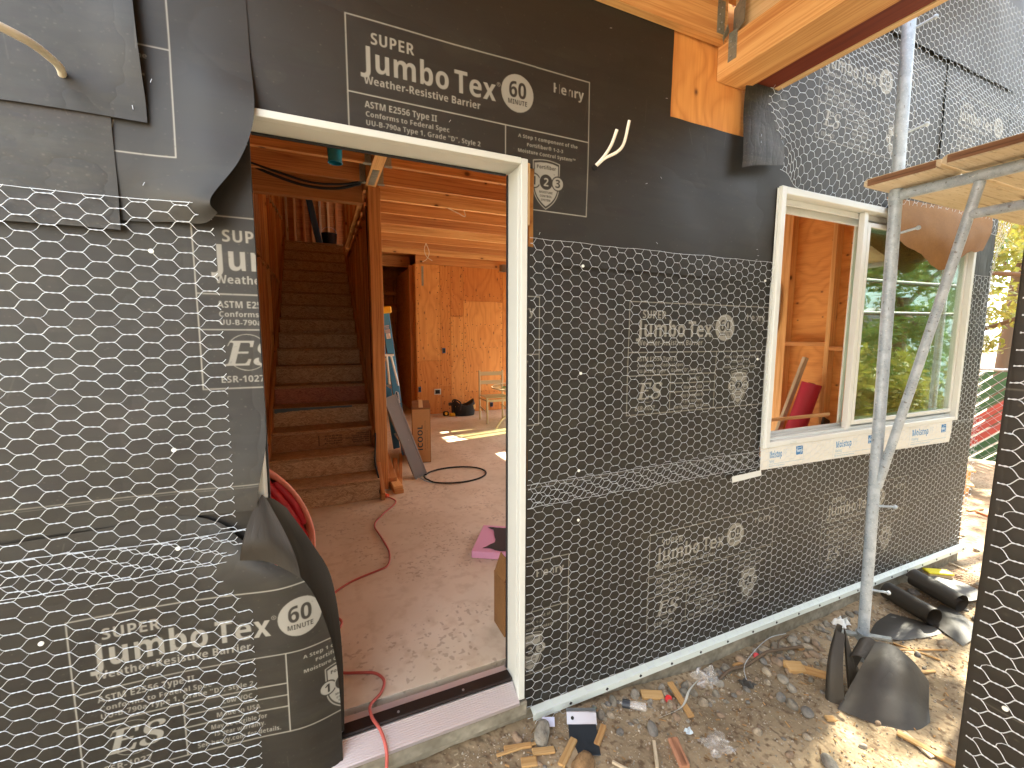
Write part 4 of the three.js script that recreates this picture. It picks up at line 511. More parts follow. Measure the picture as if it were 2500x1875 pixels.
{ // plywood wall at the back
  const w = thing('plywood_wall', 'nailed plywood shear wall at the back of the room', 'wall'); const pan = [[1.7, 2.15, 0.004, 1.05], [1.7, 2.15, 1.056, 2.858], [2.154, 2.36, 0.004, 0.55], [2.154, 2.36, 0.555, 2.858], [2.364, 2.62, 0.004, 1.9], [2.364, 2.62, 1.91, 2.858], [2.624, 3.455, 0.004, 0.42], [2.624, 3.455, 0.425, 2.2], [2.624, 3.455, 2.205, 2.858], [3.459, 4.44, 0.004, 2.858]];
  pan.forEach(([a, b, c, d], i) => { const g = cbox(b - a, d - c, 0.012, 0.001, 1 + i % 6).clone(); const uv = g.attributes.uv, p = g.attributes.position; for (let k = 0; k < uv.count; k++) uv.setXY(k, p.getX(k) * 1.0 + i * 0.37, p.getY(k) * 0.55 + i * 0.21); part('panel', g, i % 3 === 1 ? M.ply : i % 3 ? std({ map: texPly, color: 0xe8d4bc, roughness: 0.72 }) : std({ map: texPly, color: 0xf2e6d4, roughness: 0.72 }), w, [(a + b) / 2, (c + d) / 2, -6.7 + 0.001 * (i % 3)]); });
  const nail = []; const R = rng(66); for (const [x, w2] of [[1.74, 0.03], [2.11, 0.03], [2.19, 0.04], [2.32, 0.03], [2.4, 0.03], [2.58, 0.04], [2.66, 0.03], [3.42, 0.03]]) for (let y = 0.1; y < 2.8; y += 0.09 + R() * 0.06) nail.push(at(nidx(new THREE.CylinderGeometry(0.007 + R() * 0.004, 0.007, 0.004, 6)), x + (R() - 0.5) * w2 * 2, y, -6.6915, Math.PI / 2)); for (const y of [0.4, 0.8, 1.3, 1.75, 2.3]) for (let x = 2.7; x < 3.4; x += 0.09) nail.push(at(nidx(new THREE.CylinderGeometry(0.009, 0.008, 0.004, 6)), x + R() * 0.03, y + (R() - 0.5) * 0.05, -6.6915, Math.PI / 2)); const nh = part('nail_heads', mergeGeometries(nail), std({ color: 0x4a2a18, roughness: 0.8 }), w); nh.userData.kind = 'stuff';
  part('strap_plate', boxes([[1.81, 1.85, 2.46, 2.82, -6.692, -6.689]], 0.0005), M.strap, w); piece('side_panel', M.ply, w, 1.688, 1.699, 0.004, 2.858, -8.8, -6.706); piece('end_stud', M.firC, w, 1.62, 1.686, 0.004, 2.858, -7.0, -6.9);
  const rear = thing('plywood_wall', 'rough plywood closing the wall behind the back hallway', 'wall'); piece('panel', M.ply, rear, 0.6, 1.686, 0.002, 2.9, -9.2, -9.18);
  const box = (name, label, mat, x, y, sx, sy) => { const t = thing(name, label, 'electrical box', [x, y, -6.692]); part('box', cbox(sx, sy, 0.02, 0.003), mat, t, [0, 0, 0.01]); part('opening', cbox(sx * 0.7, sy * 0.7, 0.004, 0.001), M.rubber, t, [0, 0, 0.021]); return t; };
  box('switch_box', 'small blue switch box at mid height on the plywood wall', M.blueBox, 2.22, 1.24, 0.06, 0.1); box('outlet_box', 'white outlet box low on the plywood wall', M.white, 2.08, 0.44, 0.13, 0.11); box('outlet_box', 'blue outlet box behind the table on the plywood wall', M.blueBox, 3.21, 0.12, 0.06, 0.09); box('outlet_box', 'dark blue outlet box at the corner of the back hallway', M.blueBox, 1.735, 0.5, 0.05, 0.1);
  const can = solo('ceiling_can', merge([new THREE.CylinderGeometry(0.075, 0.075, 0.12, 20, 1, true), at(nidx(new THREE.TorusGeometry(0.075, 0.006, 6, 20)), 0, -0.06, 0, Math.PI / 2)]), std({ color: 0x8c8478, metalness: 0.7, roughness: 0.4, side: DS }), 'round metal light can under the joists by the plywood wall', 'light can', [3.35, 2.84, -6.4]);
}
{ // teal fixture can by the door head, hanging cables
  const t = thing('fixture_can', 'teal plastic fixture can hanging under the joists near the door head', 'light can', [0.165, 2.83, -2.0]); part('can', new THREE.CylinderGeometry(0.052, 0.047, 0.1, 24, 1, true), std({ color: 0x1f86a8, roughness: 0.4, side: DS }), t, [0, 0.0, 0]); part('rim', at(nidx(new THREE.TorusGeometry(0.048, 0.004, 8, 24)), 0, -0.05, 0, Math.PI / 2), M.teal, t); part('lid', new THREE.CylinderGeometry(0.051, 0.051, 0.004, 24), M.teal, t, [0, 0.05, 0]); part('bracket', cbox(0.14, 0.01, 0.014, 0.002), M.strap, t, [0, 0.056, 0.03]);
  solo('black_cable', merge([tube([[-0.47, 2.9, -2.63], [-0.3, 2.84, -2.64], [-0.05, 2.79, -2.66], [0.2, 2.8, -2.66], [0.4, 2.86, -2.64]], 0.012, 8, 50), tube([[-0.47, 2.9, -2.6], [-0.25, 2.85, -2.6], [0.0, 2.81, -2.62], [0.25, 2.83, -2.62], [0.42, 2.87, -2.6]], 0.01, 8, 50)]), M.rubber, 'black cables sagging under the joists above the stairs', 'cable');
  solo('ceiling_wire', tube([[1.3, 2.88, -3.08], [1.42, 2.83, -3.06], [1.5, 2.8, -3.05], [1.49, 2.87, -3.06]], 0.005, 6, 40), M.cableY, 'looped pale wire hanging from a joist near the door', 'cable');
  solo('ceiling_wire', merge([tube([[1.5, 2.88, -4.9], [1.47, 2.78, -4.9], [1.5, 2.68, -4.9], [1.58, 2.62, -4.88]], 0.005, 6, 30), tube([[1.49, 2.88, -4.9], [1.54, 2.74, -4.9], [1.5, 2.64, -4.9], [1.44, 2.6, -4.9]], 0.005, 6, 30)]), M.cableY, 'crossed pale wires dangling above the plywood wall', 'cable');
  solo('stair_cable', tube([[0.486, 2.8, -3.1], [0.49, 2.0, -3.05], [0.48, 1.2, -2.98], [0.485, 0.75, -2.9], [0.45, 0.5, -2.6], [0.43, 0.35, -2.5], [0.46, 0.2, -2.52], [0.47, 0.05, -2.5], [0.5, 0.015, -2.46]], 0.008, 8, 80), M.rubber, 'black cable running down the post side of the stairs', 'cable');
}
{ const t = thing('added_bounce_stack', 'unseen stack of white drywall sheets added to bounce sunlight indoors', 'drywall'); for (let k = 0; k < 12; k++) part('sheet', cbox(2.0, 0.0125, 2.44, 0.001), std({ color: 0xe6e4de, roughness: 0.8 }), t, [3.36 + 0.01 * (k % 3), 0.008 + k * 0.0132, -2.5 + 0.012 * (k % 2)]); }  // white stack added out of view to bounce sun onto the ceiling
{ // ladder behind the post
  const t = thing('step_ladder', 'blue fibreglass step ladder with yellow cap leaning behind the post', 'ladder');
  const R1 = [[0.655, 1.79, -3.35], [0.955, 0.02, -3.98]]; const rail = (dx, dz) => { const a = V(0.66 + dx, 1.78, -3.4 + dz), b = V(0.93 + dx, 0.02, -3.9 + dz), d = b.clone().sub(a), g = cbox(0.085, d.length(), 0.03, 0.004).clone(); g.applyQuaternion(new THREE.Quaternion().setFromUnitVectors(V(0, -1, 0), d.normalize())); g.translate(...a.add(b).multiplyScalar(0.5).toArray()); return g; };
  const r1 = part('rail', rail(0.02, 0), M.blue, t); part('rail', rail(-0.03, -0.36), M.blue, t);
  part('top_cap', cbox(0.12, 0.075, 0.46, 0.012), M.yellow, t, [0.685, 1.8, -3.57], [0, 0, 0.1]);
  for (let k = 0; k < 5; k++) { const f = 0.12 + k * 0.19; part('step', cbox(0.08, 0.02, 0.34, 0.003), M.zinc, t, [lerp(0.66, 0.93, 1 - f) + 0.0, lerp(1.78, 0.02, 1 - f), lerp(-3.4, -3.9, 1 - f) - 0.18]); }
  part('spreader', merge([rod([0.70, 1.3, -3.5], [0.735, 0.96, -3.58], 0.012, 8), rod([0.745, 1.3, -3.5], [0.835, 0.94, -3.58], 0.012, 8), at(nidx(cbox(0.1, 0.025, 0.01, 0.002)), 0.73, 1.3, -3.49)]), M.trimW, t);
  const lt = canvasTex(64, 128, (g, W, H) => { g.fillStyle = '#3f7fa6'; g.fillRect(0, 0, W, H); g.fillStyle = '#e8e6de'; g.beginPath(); g.ellipse(32, 64, 24, 58, 0, 0, 7); g.fill(); g.fillStyle = '#15304a'; g.beginPath(); g.ellipse(32, 64, 20, 53, 0, 0, 7); g.fill(); g.save(); g.translate(40, 18); g.rotate(Math.PI / 2); g.fillStyle = '#f2f0e8'; fitText(g, 'WERNER', 0, 0, 20, 92); g.restore(); });
  const ax = Math.atan2(0.27, 1.76); part('sticker', new THREE.PlaneGeometry(0.06, 0.2), std({ map: lt, roughness: 0.5 }), t, [0.832, 0.78, -3.668], [0.275, 0, ax]);
  const l2 = canvasTex(64, 128, (g, W, H) => { g.fillStyle = '#3f7fa6'; g.fillRect(0, 0, W, H); g.fillStyle = '#e6b090'; fitText(g, '250lb', 8, 16, 10, 46); fitText(g, '113kg', 8, 32, 10, 40); for (let k = 0; k < 4; k++) g.fillRect(6, 42 + k * 8, 50, 4); g.fillStyle = '#efe6dc'; g.fillRect(12, 76, 42, 46); g.fillStyle = '#6b5a4c'; for (let k = 0; k < 5; k++) g.fillRect(16, 80 + k * 8, 20 + k * 3, 3); }); part('sticker', new THREE.PlaneGeometry(0.07, 0.17), std({ map: l2, roughness: 0.5 }), t, [0.712, 1.56, -3.446], [0.275, 0, ax]);
}
{ // cardboard carton
  const face = canvasTex(160, 512, (g, W, H) => { g.fillStyle = '#b98c5c'; g.fillRect(0, 0, W, H); const R = rng(3); for (let i = 0; i < 300; i++) { g.fillStyle = `rgba(90,60,30,${R() * 0.08})`; g.fillRect(R() * W, R() * H, 40 * R(), 2); } g.save(); g.translate(92, 400); g.rotate(-Math.PI / 2); g.fillStyle = '#2f4148'; fitText(g, 'iCOOL', 0, 0, 46, 250); g.fillStyle = '#5a5040'; fitText(g, 'The coolest name in air conditioning', 0, 26, 8, 290, 'sans-serif', 'normal'); fitText(g, 'HFC Refrigerant Line Set', 20, 44, 7, 180, 'sans-serif', 'normal'); g.restore(); });
  const t = thing('carton', 'tall cardboard carton with dark lettering beside the ladder', 'box', [1.14, 0, -3.82], null); t.rotation.y = -0.2;
  part('body', cbox(0.22, 0.66, 0.66, 0.006), M.card, t, [0, 0.332, 0]); part('printed_side', new THREE.PlaneGeometry(0.205, 0.64), std({ map: face, roughness: 0.85 }), t, [0, 0.332, 0.3312]); part('flap', cbox(0.218, 0.004, 0.32, 0.001), M.card, t, [0.004, 0.665, 0.165], [0.03, 0, 0.02]); part('flap', cbox(0.218, 0.004, 0.32, 0.001), M.card, t, [0, 0.664, -0.162]); part('tape', cbox(0.05, 0.001, 0.6, 0.0002), M.beige, t, [0, 0.6735, 0], [0.015, 0, 0]);
}
{ // long grey sheet-metal tray leaning on the post
  const t = thing('metal_tray', 'long grey sheet metal tray leaning beside the post', 'metal tray'); const a = V(0.95, 0.012, -2.98), b = V(0.655, 0.885, -3.06), d = b.clone().sub(a), L = d.length(); t.position.copy(a); t.quaternion.setFromRotationMatrix(new THREE.Matrix4().makeBasis(...(() => { const y = d.clone().normalize(), z = V(0.15, 0.2, 1).sub(y.clone().multiplyScalar(y.dot(V(0.15, 0.2, 1)))).normalize(), x = y.clone().cross(z); return [x, y, z]; })()));
  part('tray', boxes([[-0.075, 0.075, 0, L, -0.002, 0], [-0.077, -0.075, 0, L, -0.002, 0.04], [0.075, 0.077, 0, L, -0.05, 0.0], [-0.075, 0.075, -0.002, 0, -0.05, 0.02]], 0.0005), M.greyMetal, t); part('lip', boxes([[-0.075, -0.06, 0.002, L, 0.04, 0.042], [0.06, 0.0745, 0.002, L, 0.0005, 0.006]], 0.0005), M.greyMetal, t); part('knockout', new THREE.TorusGeometry(0.03, 0.0015, 6, 24), M.greyMetal, t, [0, L - 0.1, 0.001]); part('screw', new THREE.CylinderGeometry(0.004, 0.004, 0.003, 8), M.zinc, t, [0.02, L * 0.45, 0.0015], [Math.PI / 2, 0, 0]);
}
solo('black_cable_coil', tube((() => { const o = []; for (let k = 0; k <= 26; k++) { const a = -2.6 + k * 0.235; o.push([1.31 + 0.34 * Math.cos(a) , 0.012 + (k > 22 ? 0.01 : 0), -2.88 + 0.27 * Math.sin(a)]); } o.push([1.0, 0.03, -2.95]); return o; })(), 0.009, 8, 160), M.rubber, 'black cable lying in a loop on the slab by the tray', 'cable');
solo('cable_tail', tube([[0.92, 0.02, -2.93], [0.97, 0.008, -2.8], [1.04, 0.008, -2.72], [1.09, 0.008, -2.69]], 0.006, 6, 30), std({ color: 0x9fb4c8, roughness: 0.5 }), 'pale wire ends under the foot of the tray', 'cable');
{ // lumber offcuts at the post
  const L = [[0.6, 0.0, -3.15, 0.088, 0.038, 1.2, 0.06, M.firB, 'lowest fir offcut at the post foot'], [0.607, 0.039, -3.13, 0.086, 0.038, 1.15, 0.04, M.firA, 'second fir offcut in the pile at the post'], [0.632, 0.078, -3.28, 0.085, 0.04, 1.15, -0.06, M.firC, 'top fir offcut in the pile at the post'], [0.72, 0.0, -3.25, 0.05, 0.03, 1.0, -0.12, M.firC, 'thin fir strip lying beside the offcut pile'], [0.775, 0.0, -3.3, 0.036, 0.024, 1.3, -0.17, M.firB, 'narrow fir strip farthest from the post']];
  for (const [x, y, z, w, h, l, r, m, lab] of L) solo('lumber_offcut', cbox(w, h, l, 0.003, 1 + L.findIndex(q => q[8] === lab)), m, lab, 'lumber', [x + 0.015, y + h / 2 + 0.002, z], [0, r, 0], 'lumber offcuts at the post');
}
{ // tool bag, drill, tape measure
  const b = thing('tool_bag', 'black tool bag slumped against the plywood wall', 'bag', [2.52, 0, -6.38]); const pts = []; for (let k = 0; k <= 10; k++) { const t = k / 10; pts.push(new THREE.Vector2(0.19 + 0.02 * Math.sin(t * 3) - (t > 0.7 ? 0.04 * (t - 0.7) : 0), t * 0.26)); } const g = new THREE.LatheGeometry([new THREE.Vector2(0, 0.001), ...pts, new THREE.Vector2(0.15, 0.22), new THREE.Vector2(0.08, 0.14), new THREE.Vector2(0, 0.13)], 28); const ps = g.attributes.position; for (let k = 0; k < ps.count; k++) { const a = Math.atan2(ps.getZ(k), ps.getX(k)); ps.setXYZ(k, ps.getX(k) * 1.05, ps.getY(k) * (1 + 0.22 * Math.cos(a * 2) * (ps.getY(k) > 0.1 ? 1 : 0)), ps.getZ(k) * 0.7); } g.computeVertexNormals(); part('body', g, M.blackBag, b); part('strap', tube([[-0.19, 0.2, 0.03], [-0.24, 0.3, 0.05], [-0.2, 0.32, 0.06], [-0.1, 0.26, 0.1], [-0.12, 0.12, 0.14]], 0.012, 8, 40), M.black, b); part('pocket', cbox(0.1, 0.1, 0.02, 0.008), M.gold, b, [0.19, 0.16, 0.06], [0, 0.8, 0.2]); part('pocket', cbox(0.08, 0.09, 0.02, 0.008), M.gold, b, [-0.16, 0.16, 0.08], [0, -0.6, 0.1]);
  const d = thing('cordless_drill', 'yellow and black cordless drill standing by the tool bag', 'drill', [2.29, 0, -6.38]); part('battery', cbox(0.11, 0.06, 0.1, 0.012), M.yellow, d, [0, 0.031, 0]); part('handle', rod([0, 0.06, 0], [0.0, 0.2, -0.01], 0.022, 12), M.black, d); part('motor', merge([rod([-0.07, 0.23, 0], [0.06, 0.23, 0], 0.032, 14), rod([0.06, 0.23, 0], [0.11, 0.23, 0], 0.018, 12)]), M.black, d);
  const tm = thing('tape_measure', 'small yellow tape measure on the slab by the drill', 'tape measure', [2.17, 0, -6.43]); part('case', cbox(0.11, 0.09, 0.07, 0.02), M.black, tm, [0, 0.046, 0]); part('label_disc', new THREE.CylinderGeometry(0.03, 0.03, 0.004, 18), M.yellow, tm, [0, 0.05, 0.036], [Math.PI / 2, 0, 0]);
}
{ // wooden chair and garden table
  const c = thing('wooden_chair', 'light wooden slatted chair by the plywood wall', 'chair', [2.86, 0, -5.6]); c.rotation.y = -0.05; const q = M.beige;
  for (const x of [-0.22, 0.22]) { part('leg', rod([x, 0, -0.22], [x, 0.9, -0.25], 0.018, 10), q, c); part('leg', rod([x, 0, 0.22], [x, 0.45, 0.21], 0.018, 10), q, c); part('side_rail', rod([x, 0.4, -0.22], [x, 0.4, 0.21], 0.016, 8), q, c); part('stretcher', rod([x, 0.24, -0.22], [x, 0.2, 0.21], 0.012, 8), q, c); }
  for (let k = 0; k < 8; k++) part('seat_slat', cbox(0.44, 0.014, 0.04, 0.003), q, c, [0, 0.45, -0.2 + k * 0.056]); for (const y of [0.68, 0.84]) part('back_slat', cbox(0.42, 0.07, 0.016, 0.004), q, c, [0, y, -0.243]); part('seat_rail', cbox(0.42, 0.04, 0.018, 0.004), q, c, [0, 0.4, 0.213]);
  const t = thing('garden_table', 'glass topped garden table with bent tube legs', 'table', [3.35, 0, -5.05]); part('top', new THREE.CylinderGeometry(0.72, 0.72, 0.006, 40), phy({ color: 0xd8e0c8, transmission: 0.9, thickness: 0, roughness: 0.15, side: DS }), t, [0, 0.66, 0]); part('rim', at(nidx(new THREE.TorusGeometry(0.72, 0.014, 8, 48)), 0, 0.655, 0, Math.PI / 2), M.beige, t); for (let k = 0; k < 4; k++) { const a = 2.9 + k * Math.PI / 2, ca = Math.cos(a), sa = Math.sin(a); part('leg', tube([[0.6 * ca, 0.64, 0.6 * sa], [0.5 * ca, 0.4, 0.5 * sa], [0.55 * ca, 0.25, 0.55 * sa], [0.7 * ca, 0.14, 0.7 * sa], [0.8 * ca, 0.02, 0.8 * sa]], 0.018, 8, 40), M.beige, t); }
  solo('yellow_gloves', surf([[[2.86, 0.68, -5.0], [2.95, 0.69, -5.02], [3.06, 0.68, -5.0]], [[2.88, 0.7, -5.08], [2.95, 0.74, -5.1], [3.06, 0.71, -5.08]], [[2.86, 0.68, -5.18], [2.96, 0.69, -5.2], [3.08, 0.68, -5.18]]], 14, 14), std({ color: 0xd8ac28, roughness: 0.9, side: DS }), 'crumpled yellow gloves on the garden table', 'gloves'); solo('screwdriver', merge([rod([2.76, 0.681, -5.0], [2.83, 0.681, -5.02], 0.012, 10), rod([2.83, 0.681, -5.02], [2.93, 0.679, -5.04], 0.004, 8)]), std({ color: 0x3a7a3a, roughness: 0.5 }), 'green screwdriver at the edge of the garden table', 'screwdriver');
}
{ // wrapped roll at the left of the doorway
  const t = thing('pink_roll', 'pink oval roll with red ribbed face leaning inside the doorway', 'roll', [-0.325, 0.45, -1.2]); t.rotation.set(-0.12, 0.34, 0.5);
  const body = new THREE.LatheGeometry([[0, -0.09], [0.2, -0.09], [0.25, -0.06], [0.265, 0.0], [0.262, 0.03], [0.248, 0.045], [0.23, 0.035], [0.222, 0.0]].map(q => new THREE.Vector2(...q)), 48); body.rotateX(Math.PI / 2); body.scale(0.8, 1.5, 1); part('wrap', body, std({ color: 0xd98a76, roughness: 0.7, side: DS }), t);
  for (let k = 0; k < 8; k++) { const x = -0.154 + k * 0.044, hh = 0.33 * Math.sqrt(Math.max(0.05, 1 - (x / 0.175) ** 2)); part('rib', tube([[x, -hh, 0.0], [x + 0.01, 0, 0.022], [x, hh, 0.0]], 0.024, 8, 16), M.crimson, t); }
}
solo('extension_cord', tube([[0.52, 0.012, -2.52], [0.585, 0.009, -2.35], [0.44, 0.009, -2.1], [0.35, 0.009, -1.91], [0.37, 0.009, -1.66], [0.39, 0.009, -1.39], [0.35, 0.009, -1.22], [0.29, 0.009, -1.19], [0.16, 0.009, -1.14], [0.08, 0.009, -1.09], [0.005, 0.009, -1.0], [0.0, 0.009, -0.84], [0.05, 0.009, -0.74], [0.02, 0.009, -0.65], [-0.03, 0.009, -0.5], [0.0, 0.009, -0.4], [0.04, 0.009, -0.36], [0.11, 0.009, -0.33], [0.17, 0.009, -0.3], [0.2, 0.012, -0.24], [0.18, 0.018, -0.17], [0.13, 0.025, -0.11], [0.13, 0.028, -0.05], [0.155, 0.014, 0.01], [0.168, -0.022, 0.065], [0.16, -0.1, 0.1], [0.14, -0.19, 0.2]], 0.0062, 10, 260), M.red, 'red extension cord snaking over the slab and threshold', 'cord');
{ const t = thing('cord_plug', 'orange plug end of the extension cord at the post', 'plug', [0.515, 0.018, -2.53]); t.rotation.set(0.2, -2.4, 0); part('body', new THREE.CylinderGeometry(0.014, 0.02, 0.07, 12), std({ color: 0xe2603a, roughness: 0.5 }), t, [0, 0, 0], [Math.PI / 2, 0, 0]); part('socket', new THREE.CylinderGeometry(0.018, 0.018, 0.03, 12), M.rubber, t, [0, 0, 0.05], [Math.PI / 2, 0, 0]); }
{ const g = cbox(0.5, 0.05, 0.42, 0.004).clone(); const t = thing('pink_foam_slab', 'torn pink foam slab on the floor by the right jamb', 'foam board', [1.22, 0.001, -1.16]); t.rotation.y = -0.55; part('slab', g, M.pinkFoam, t, [0, 0.026, 0]); part('torn_facing', surf([[[-0.18, 0.054, 0.17], [0, 0.054, 0.18], [0.22, 0.054, 0.18]], [[-0.12, 0.056, 0.02], [0.02, 0.062, 0], [0.24, 0.056, 0.03]], [[-0.2, 0.054, -0.17], [0, 0.054, -0.19], [0.22, 0.054, -0.18]]], 20, 12, null, (p, u, v) => { p[0] += 0.05 * (fbm(u * 5, v * 5, 4, 3) - 0.5); p[2] += 0.06 * (fbm(u * 6, v * 6, 9, 3) - 0.5); }), std({ color: 0x3a2e2c, roughness: 0.9, side: DS }), t); }
{ const t = thing('cardboard_box', 'open brown cardboard box behind the right door jamb', 'box', [1.03, 0, -0.36]); part('body', boxes([[-0.235, -0.231, 0.002, 0.29, -0.07, 0.07], [0.231, 0.235, 0.002, 0.29, -0.07, 0.07], [-0.231, 0.231, 0.002, 0.29, -0.07, -0.066], [-0.231, 0.231, 0.002, 0.29, 0.066, 0.07], [-0.231, 0.231, 0.002, 0.006, -0.066, 0.066]], 0.0008), M.card, t); part('flap', cbox(0.004, 0.1, 0.13, 0.001), M.card, t, [-0.215, 0.338, 0], [0, 0, -0.35]); part('flap', cbox(0.004, 0.1, 0.13, 0.001), M.card, t, [0.25, 0.335, 0], [0, 0, -0.4]); }
// inside the window: red roll, boards, bag
{
  const t = thing('rosin_roll', 'red paper roll leaning between the studs inside the window', 'roll'); part('roll', rod([4.12, 0.004, -1.2], [4.34, 1.07, -1.05], 0.085, 28), M.rosin, t); part('core', rod([4.335, 1.05, -1.0525], [4.341, 1.075, -1.049], 0.03, 16), M.kraft, t);
  const bd = (lab, p, q, w, h, m) => { const a = V(...p), b = V(...q), d = b.clone().sub(a), g = cbox(w, d.length(), h, 0.003, 3).clone(); g.applyQuaternion(new THREE.Quaternion().setFromUnitVectors(V(0, 1, 0), d.normalize())); g.translate(...a.add(b).multiplyScalar(0.5).toArray()); return solo('leaning_board', g, m, lab, 'board', undefined, undefined, 'boards leaning inside the window'); };
  bd('grey weathered board leaning beside the red roll', [4.05, 0.02, -1.33], [4.33, 1.32, -1.12], 0.06, 0.03, M.plank); bd('green strip leaning at the left inside the window', [3.7, 0.02, -1.5], [4.28, 1.4, -1.53], 0.05, 0.012, M.slatGreen); bd('pale lath poking up inside the window sill', [3.3, 0.85, -0.72], [3.55, 0.93, -0.42], 0.04, 0.012, M.pale); bd('dark board leaning low behind the red roll', [4.0, 0.02, -0.8], [4.35, 0.75, -0.9], 0.1, 0.02, M.paperDark);
  for (const [k, x] of [3.19, 3.225, 3.262, 3.3, 3.335].entries()) bd(`white trim strip behind the glass, number ${['one', 'two', 'three', 'four', 'five'][k]} from the mullion`, [x, 0.004, -0.165 - 0.012 * (k % 2)], [x + 0.004, 2.3, -0.155 - 0.012 * (k % 2)], 0.026, 0.01, M.trimW);
  const bag = thing('plastic_bag', 'translucent plastic bag hanging on a nail left inside the window', 'bag'); part('bag', surf([[[4.36, 2.06, -1.53], [4.34, 2.07, -1.48], [4.36, 2.06, -1.44]], [[4.34, 1.85, -1.56], [4.27, 1.86, -1.5], [4.34, 1.87, -1.42]], [[4.35, 1.6, -1.56], [4.28, 1.6, -1.51], [4.35, 1.62, -1.44]], [[4.36, 1.47, -1.54], [4.34, 1.46, -1.51], [4.365, 1.48, -1.48]]], 14, 30, null, p => { p[0] += 0.02 * (fbm(p[1] * 6, p[2] * 30, 4, 3) - 0.5); }), std({ color: 0xb8aa98, roughness: 0.6, side: DS }), bag);
}
// things upstairs at the stair head
{ const t = thing('step_ladder', 'dark blue ladder leaning at the top of the stairs', 'ladder'); for (const dz of [0, -0.3]) part('rail', (() => { const a = V(-0.12, 4.4, -7.6 + dz), b = V(0.12, 3.125, -7.6 + dz), d = b.clone().sub(a), g = cbox(0.1, d.length(), 0.03, 0.003).clone(); g.applyQuaternion(new THREE.Quaternion().setFromUnitVectors(V(0, -1, 0), d.normalize())); g.translate(...a.add(b).multiplyScalar(0.5).toArray()); return g; })(), M.blueBox, t); for (let k = 0; k < 4; k++) part('step', cbox(0.08, 0.02, 0.28, 0.002), M.zinc, t, [0.1 - 0.06 * k, 3.3 + 0.3 * k, -7.75]);
  const s = thing('black_bucket', 'black bucket at the top of the stairs beside the ladder', 'bucket', [0.27, 3.122, -7.7]); part('bucket', new THREE.LatheGeometry([[0, 0.002], [0.11, 0.002], [0.14, 0.34], [0.146, 0.345], [0.136, 0.34], [0.105, 0.012], [0, 0.012]].map(q => new THREE.Vector2(...q)), 24), M.rubber, s); part('handle', at(nidx(new THREE.TorusGeometry(0.14, 0.003, 6, 20, Math.PI)), 0, 0.33, 0), M.zinc, s); }
// ---------------------------------------------------------------- ground
const gbase = (x, z) => -0.26 + 0.10 * sstep(1.9, 0.7, x) * sstep(0.9, 0.2, z);
const gh = (x, z) => gbase(x, z) + 0.02 * (fbm(x * 1.7, z * 1.7, 201, 3) - 0.5) + 0.022 * (fbm(x * 9, z * 9, 205, 3) - 0.5) + 0.006 * (vnoise(x * 40, z * 40, 209) - 0.5);
{
  const axis = (a, b, lo, hi, st) => { const o = []; let d = st; for (let v = lo; v > a;) { o.unshift(v); d *= 1.35; v -= d; } o.unshift(a); for (let v = lo + st; v < hi; v += st) o.push(v); d = st; for (let v = hi; v < b;) { o.push(v); d *= 1.35; v += d; } o.push(b); return o; };
  const xs = axis(-180, 180, 0.35, 5.4, 0.022), zs = axis(-180, 180, 0.0, 1.15, 0.022), pos = [], uv = [], idx = [];
  for (const z of zs) for (const x of xs) { const far = Math.hypot(x, z) > 8; const under = x > -4.2 && x < 4.6 && z < 0 && z > -9.6; pos.push(x, under ? -0.4 : far ? -0.28 : gh(x, z), z); uv.push(x, z); }
  const n = xs.length; for (let j = 0; j < zs.length - 1; j++) for (let i = 0; i < n - 1; i++) { const a = j * n + i; idx.push(a, a + n, a + n + 1, a, a + n + 1, a + 1); }
  const g = new THREE.BufferGeometry(); g.setAttribute('position', new THREE.Float32BufferAttribute(pos, 3)); g.setAttribute('uv', new THREE.Float32BufferAttribute(uv, 2)); g.setIndex(idx); g.computeVertexNormals(); struct('ground', g, M.dirt);
}
// ---------------------------------------------------------------- stones
function stoneGeo(seed, ang) { const g = new THREE.IcosahedronGeometry(1, 3), p = g.attributes.position, R = rng(seed), sx = 0.85 + R() * 0.4, sy = 0.55 + R() * 0.2, sz = 0.7 + R() * 0.3; for (let k = 0; k < p.count; k++) { const v = V(p.getX(k), p.getY(k), p.getZ(k)); const q = 1 + (ang ? 0.34 : 0.16) * (fbm(v.x * 1.6 + seed, v.y * 1.6 + v.z * 1.1, seed, 2) - 0.5) * 2 + (ang ? 0.1 * (vnoise(v.x * 4 + v.z * 3, v.y * 4, seed + 3) - 0.5) : 0); p.setXYZ(k, v.x * q * sx, v.y * q * sy, v.z * q * sz); } g.computeVertexNormals(); return g; }
const stoneG = [1, 2, 3, 4, 5, 6, 7].map(k => stoneGeo(k * 13 + 5, false)), rockG = [1, 2].map(k => stoneGeo(k * 31 + 7, true));
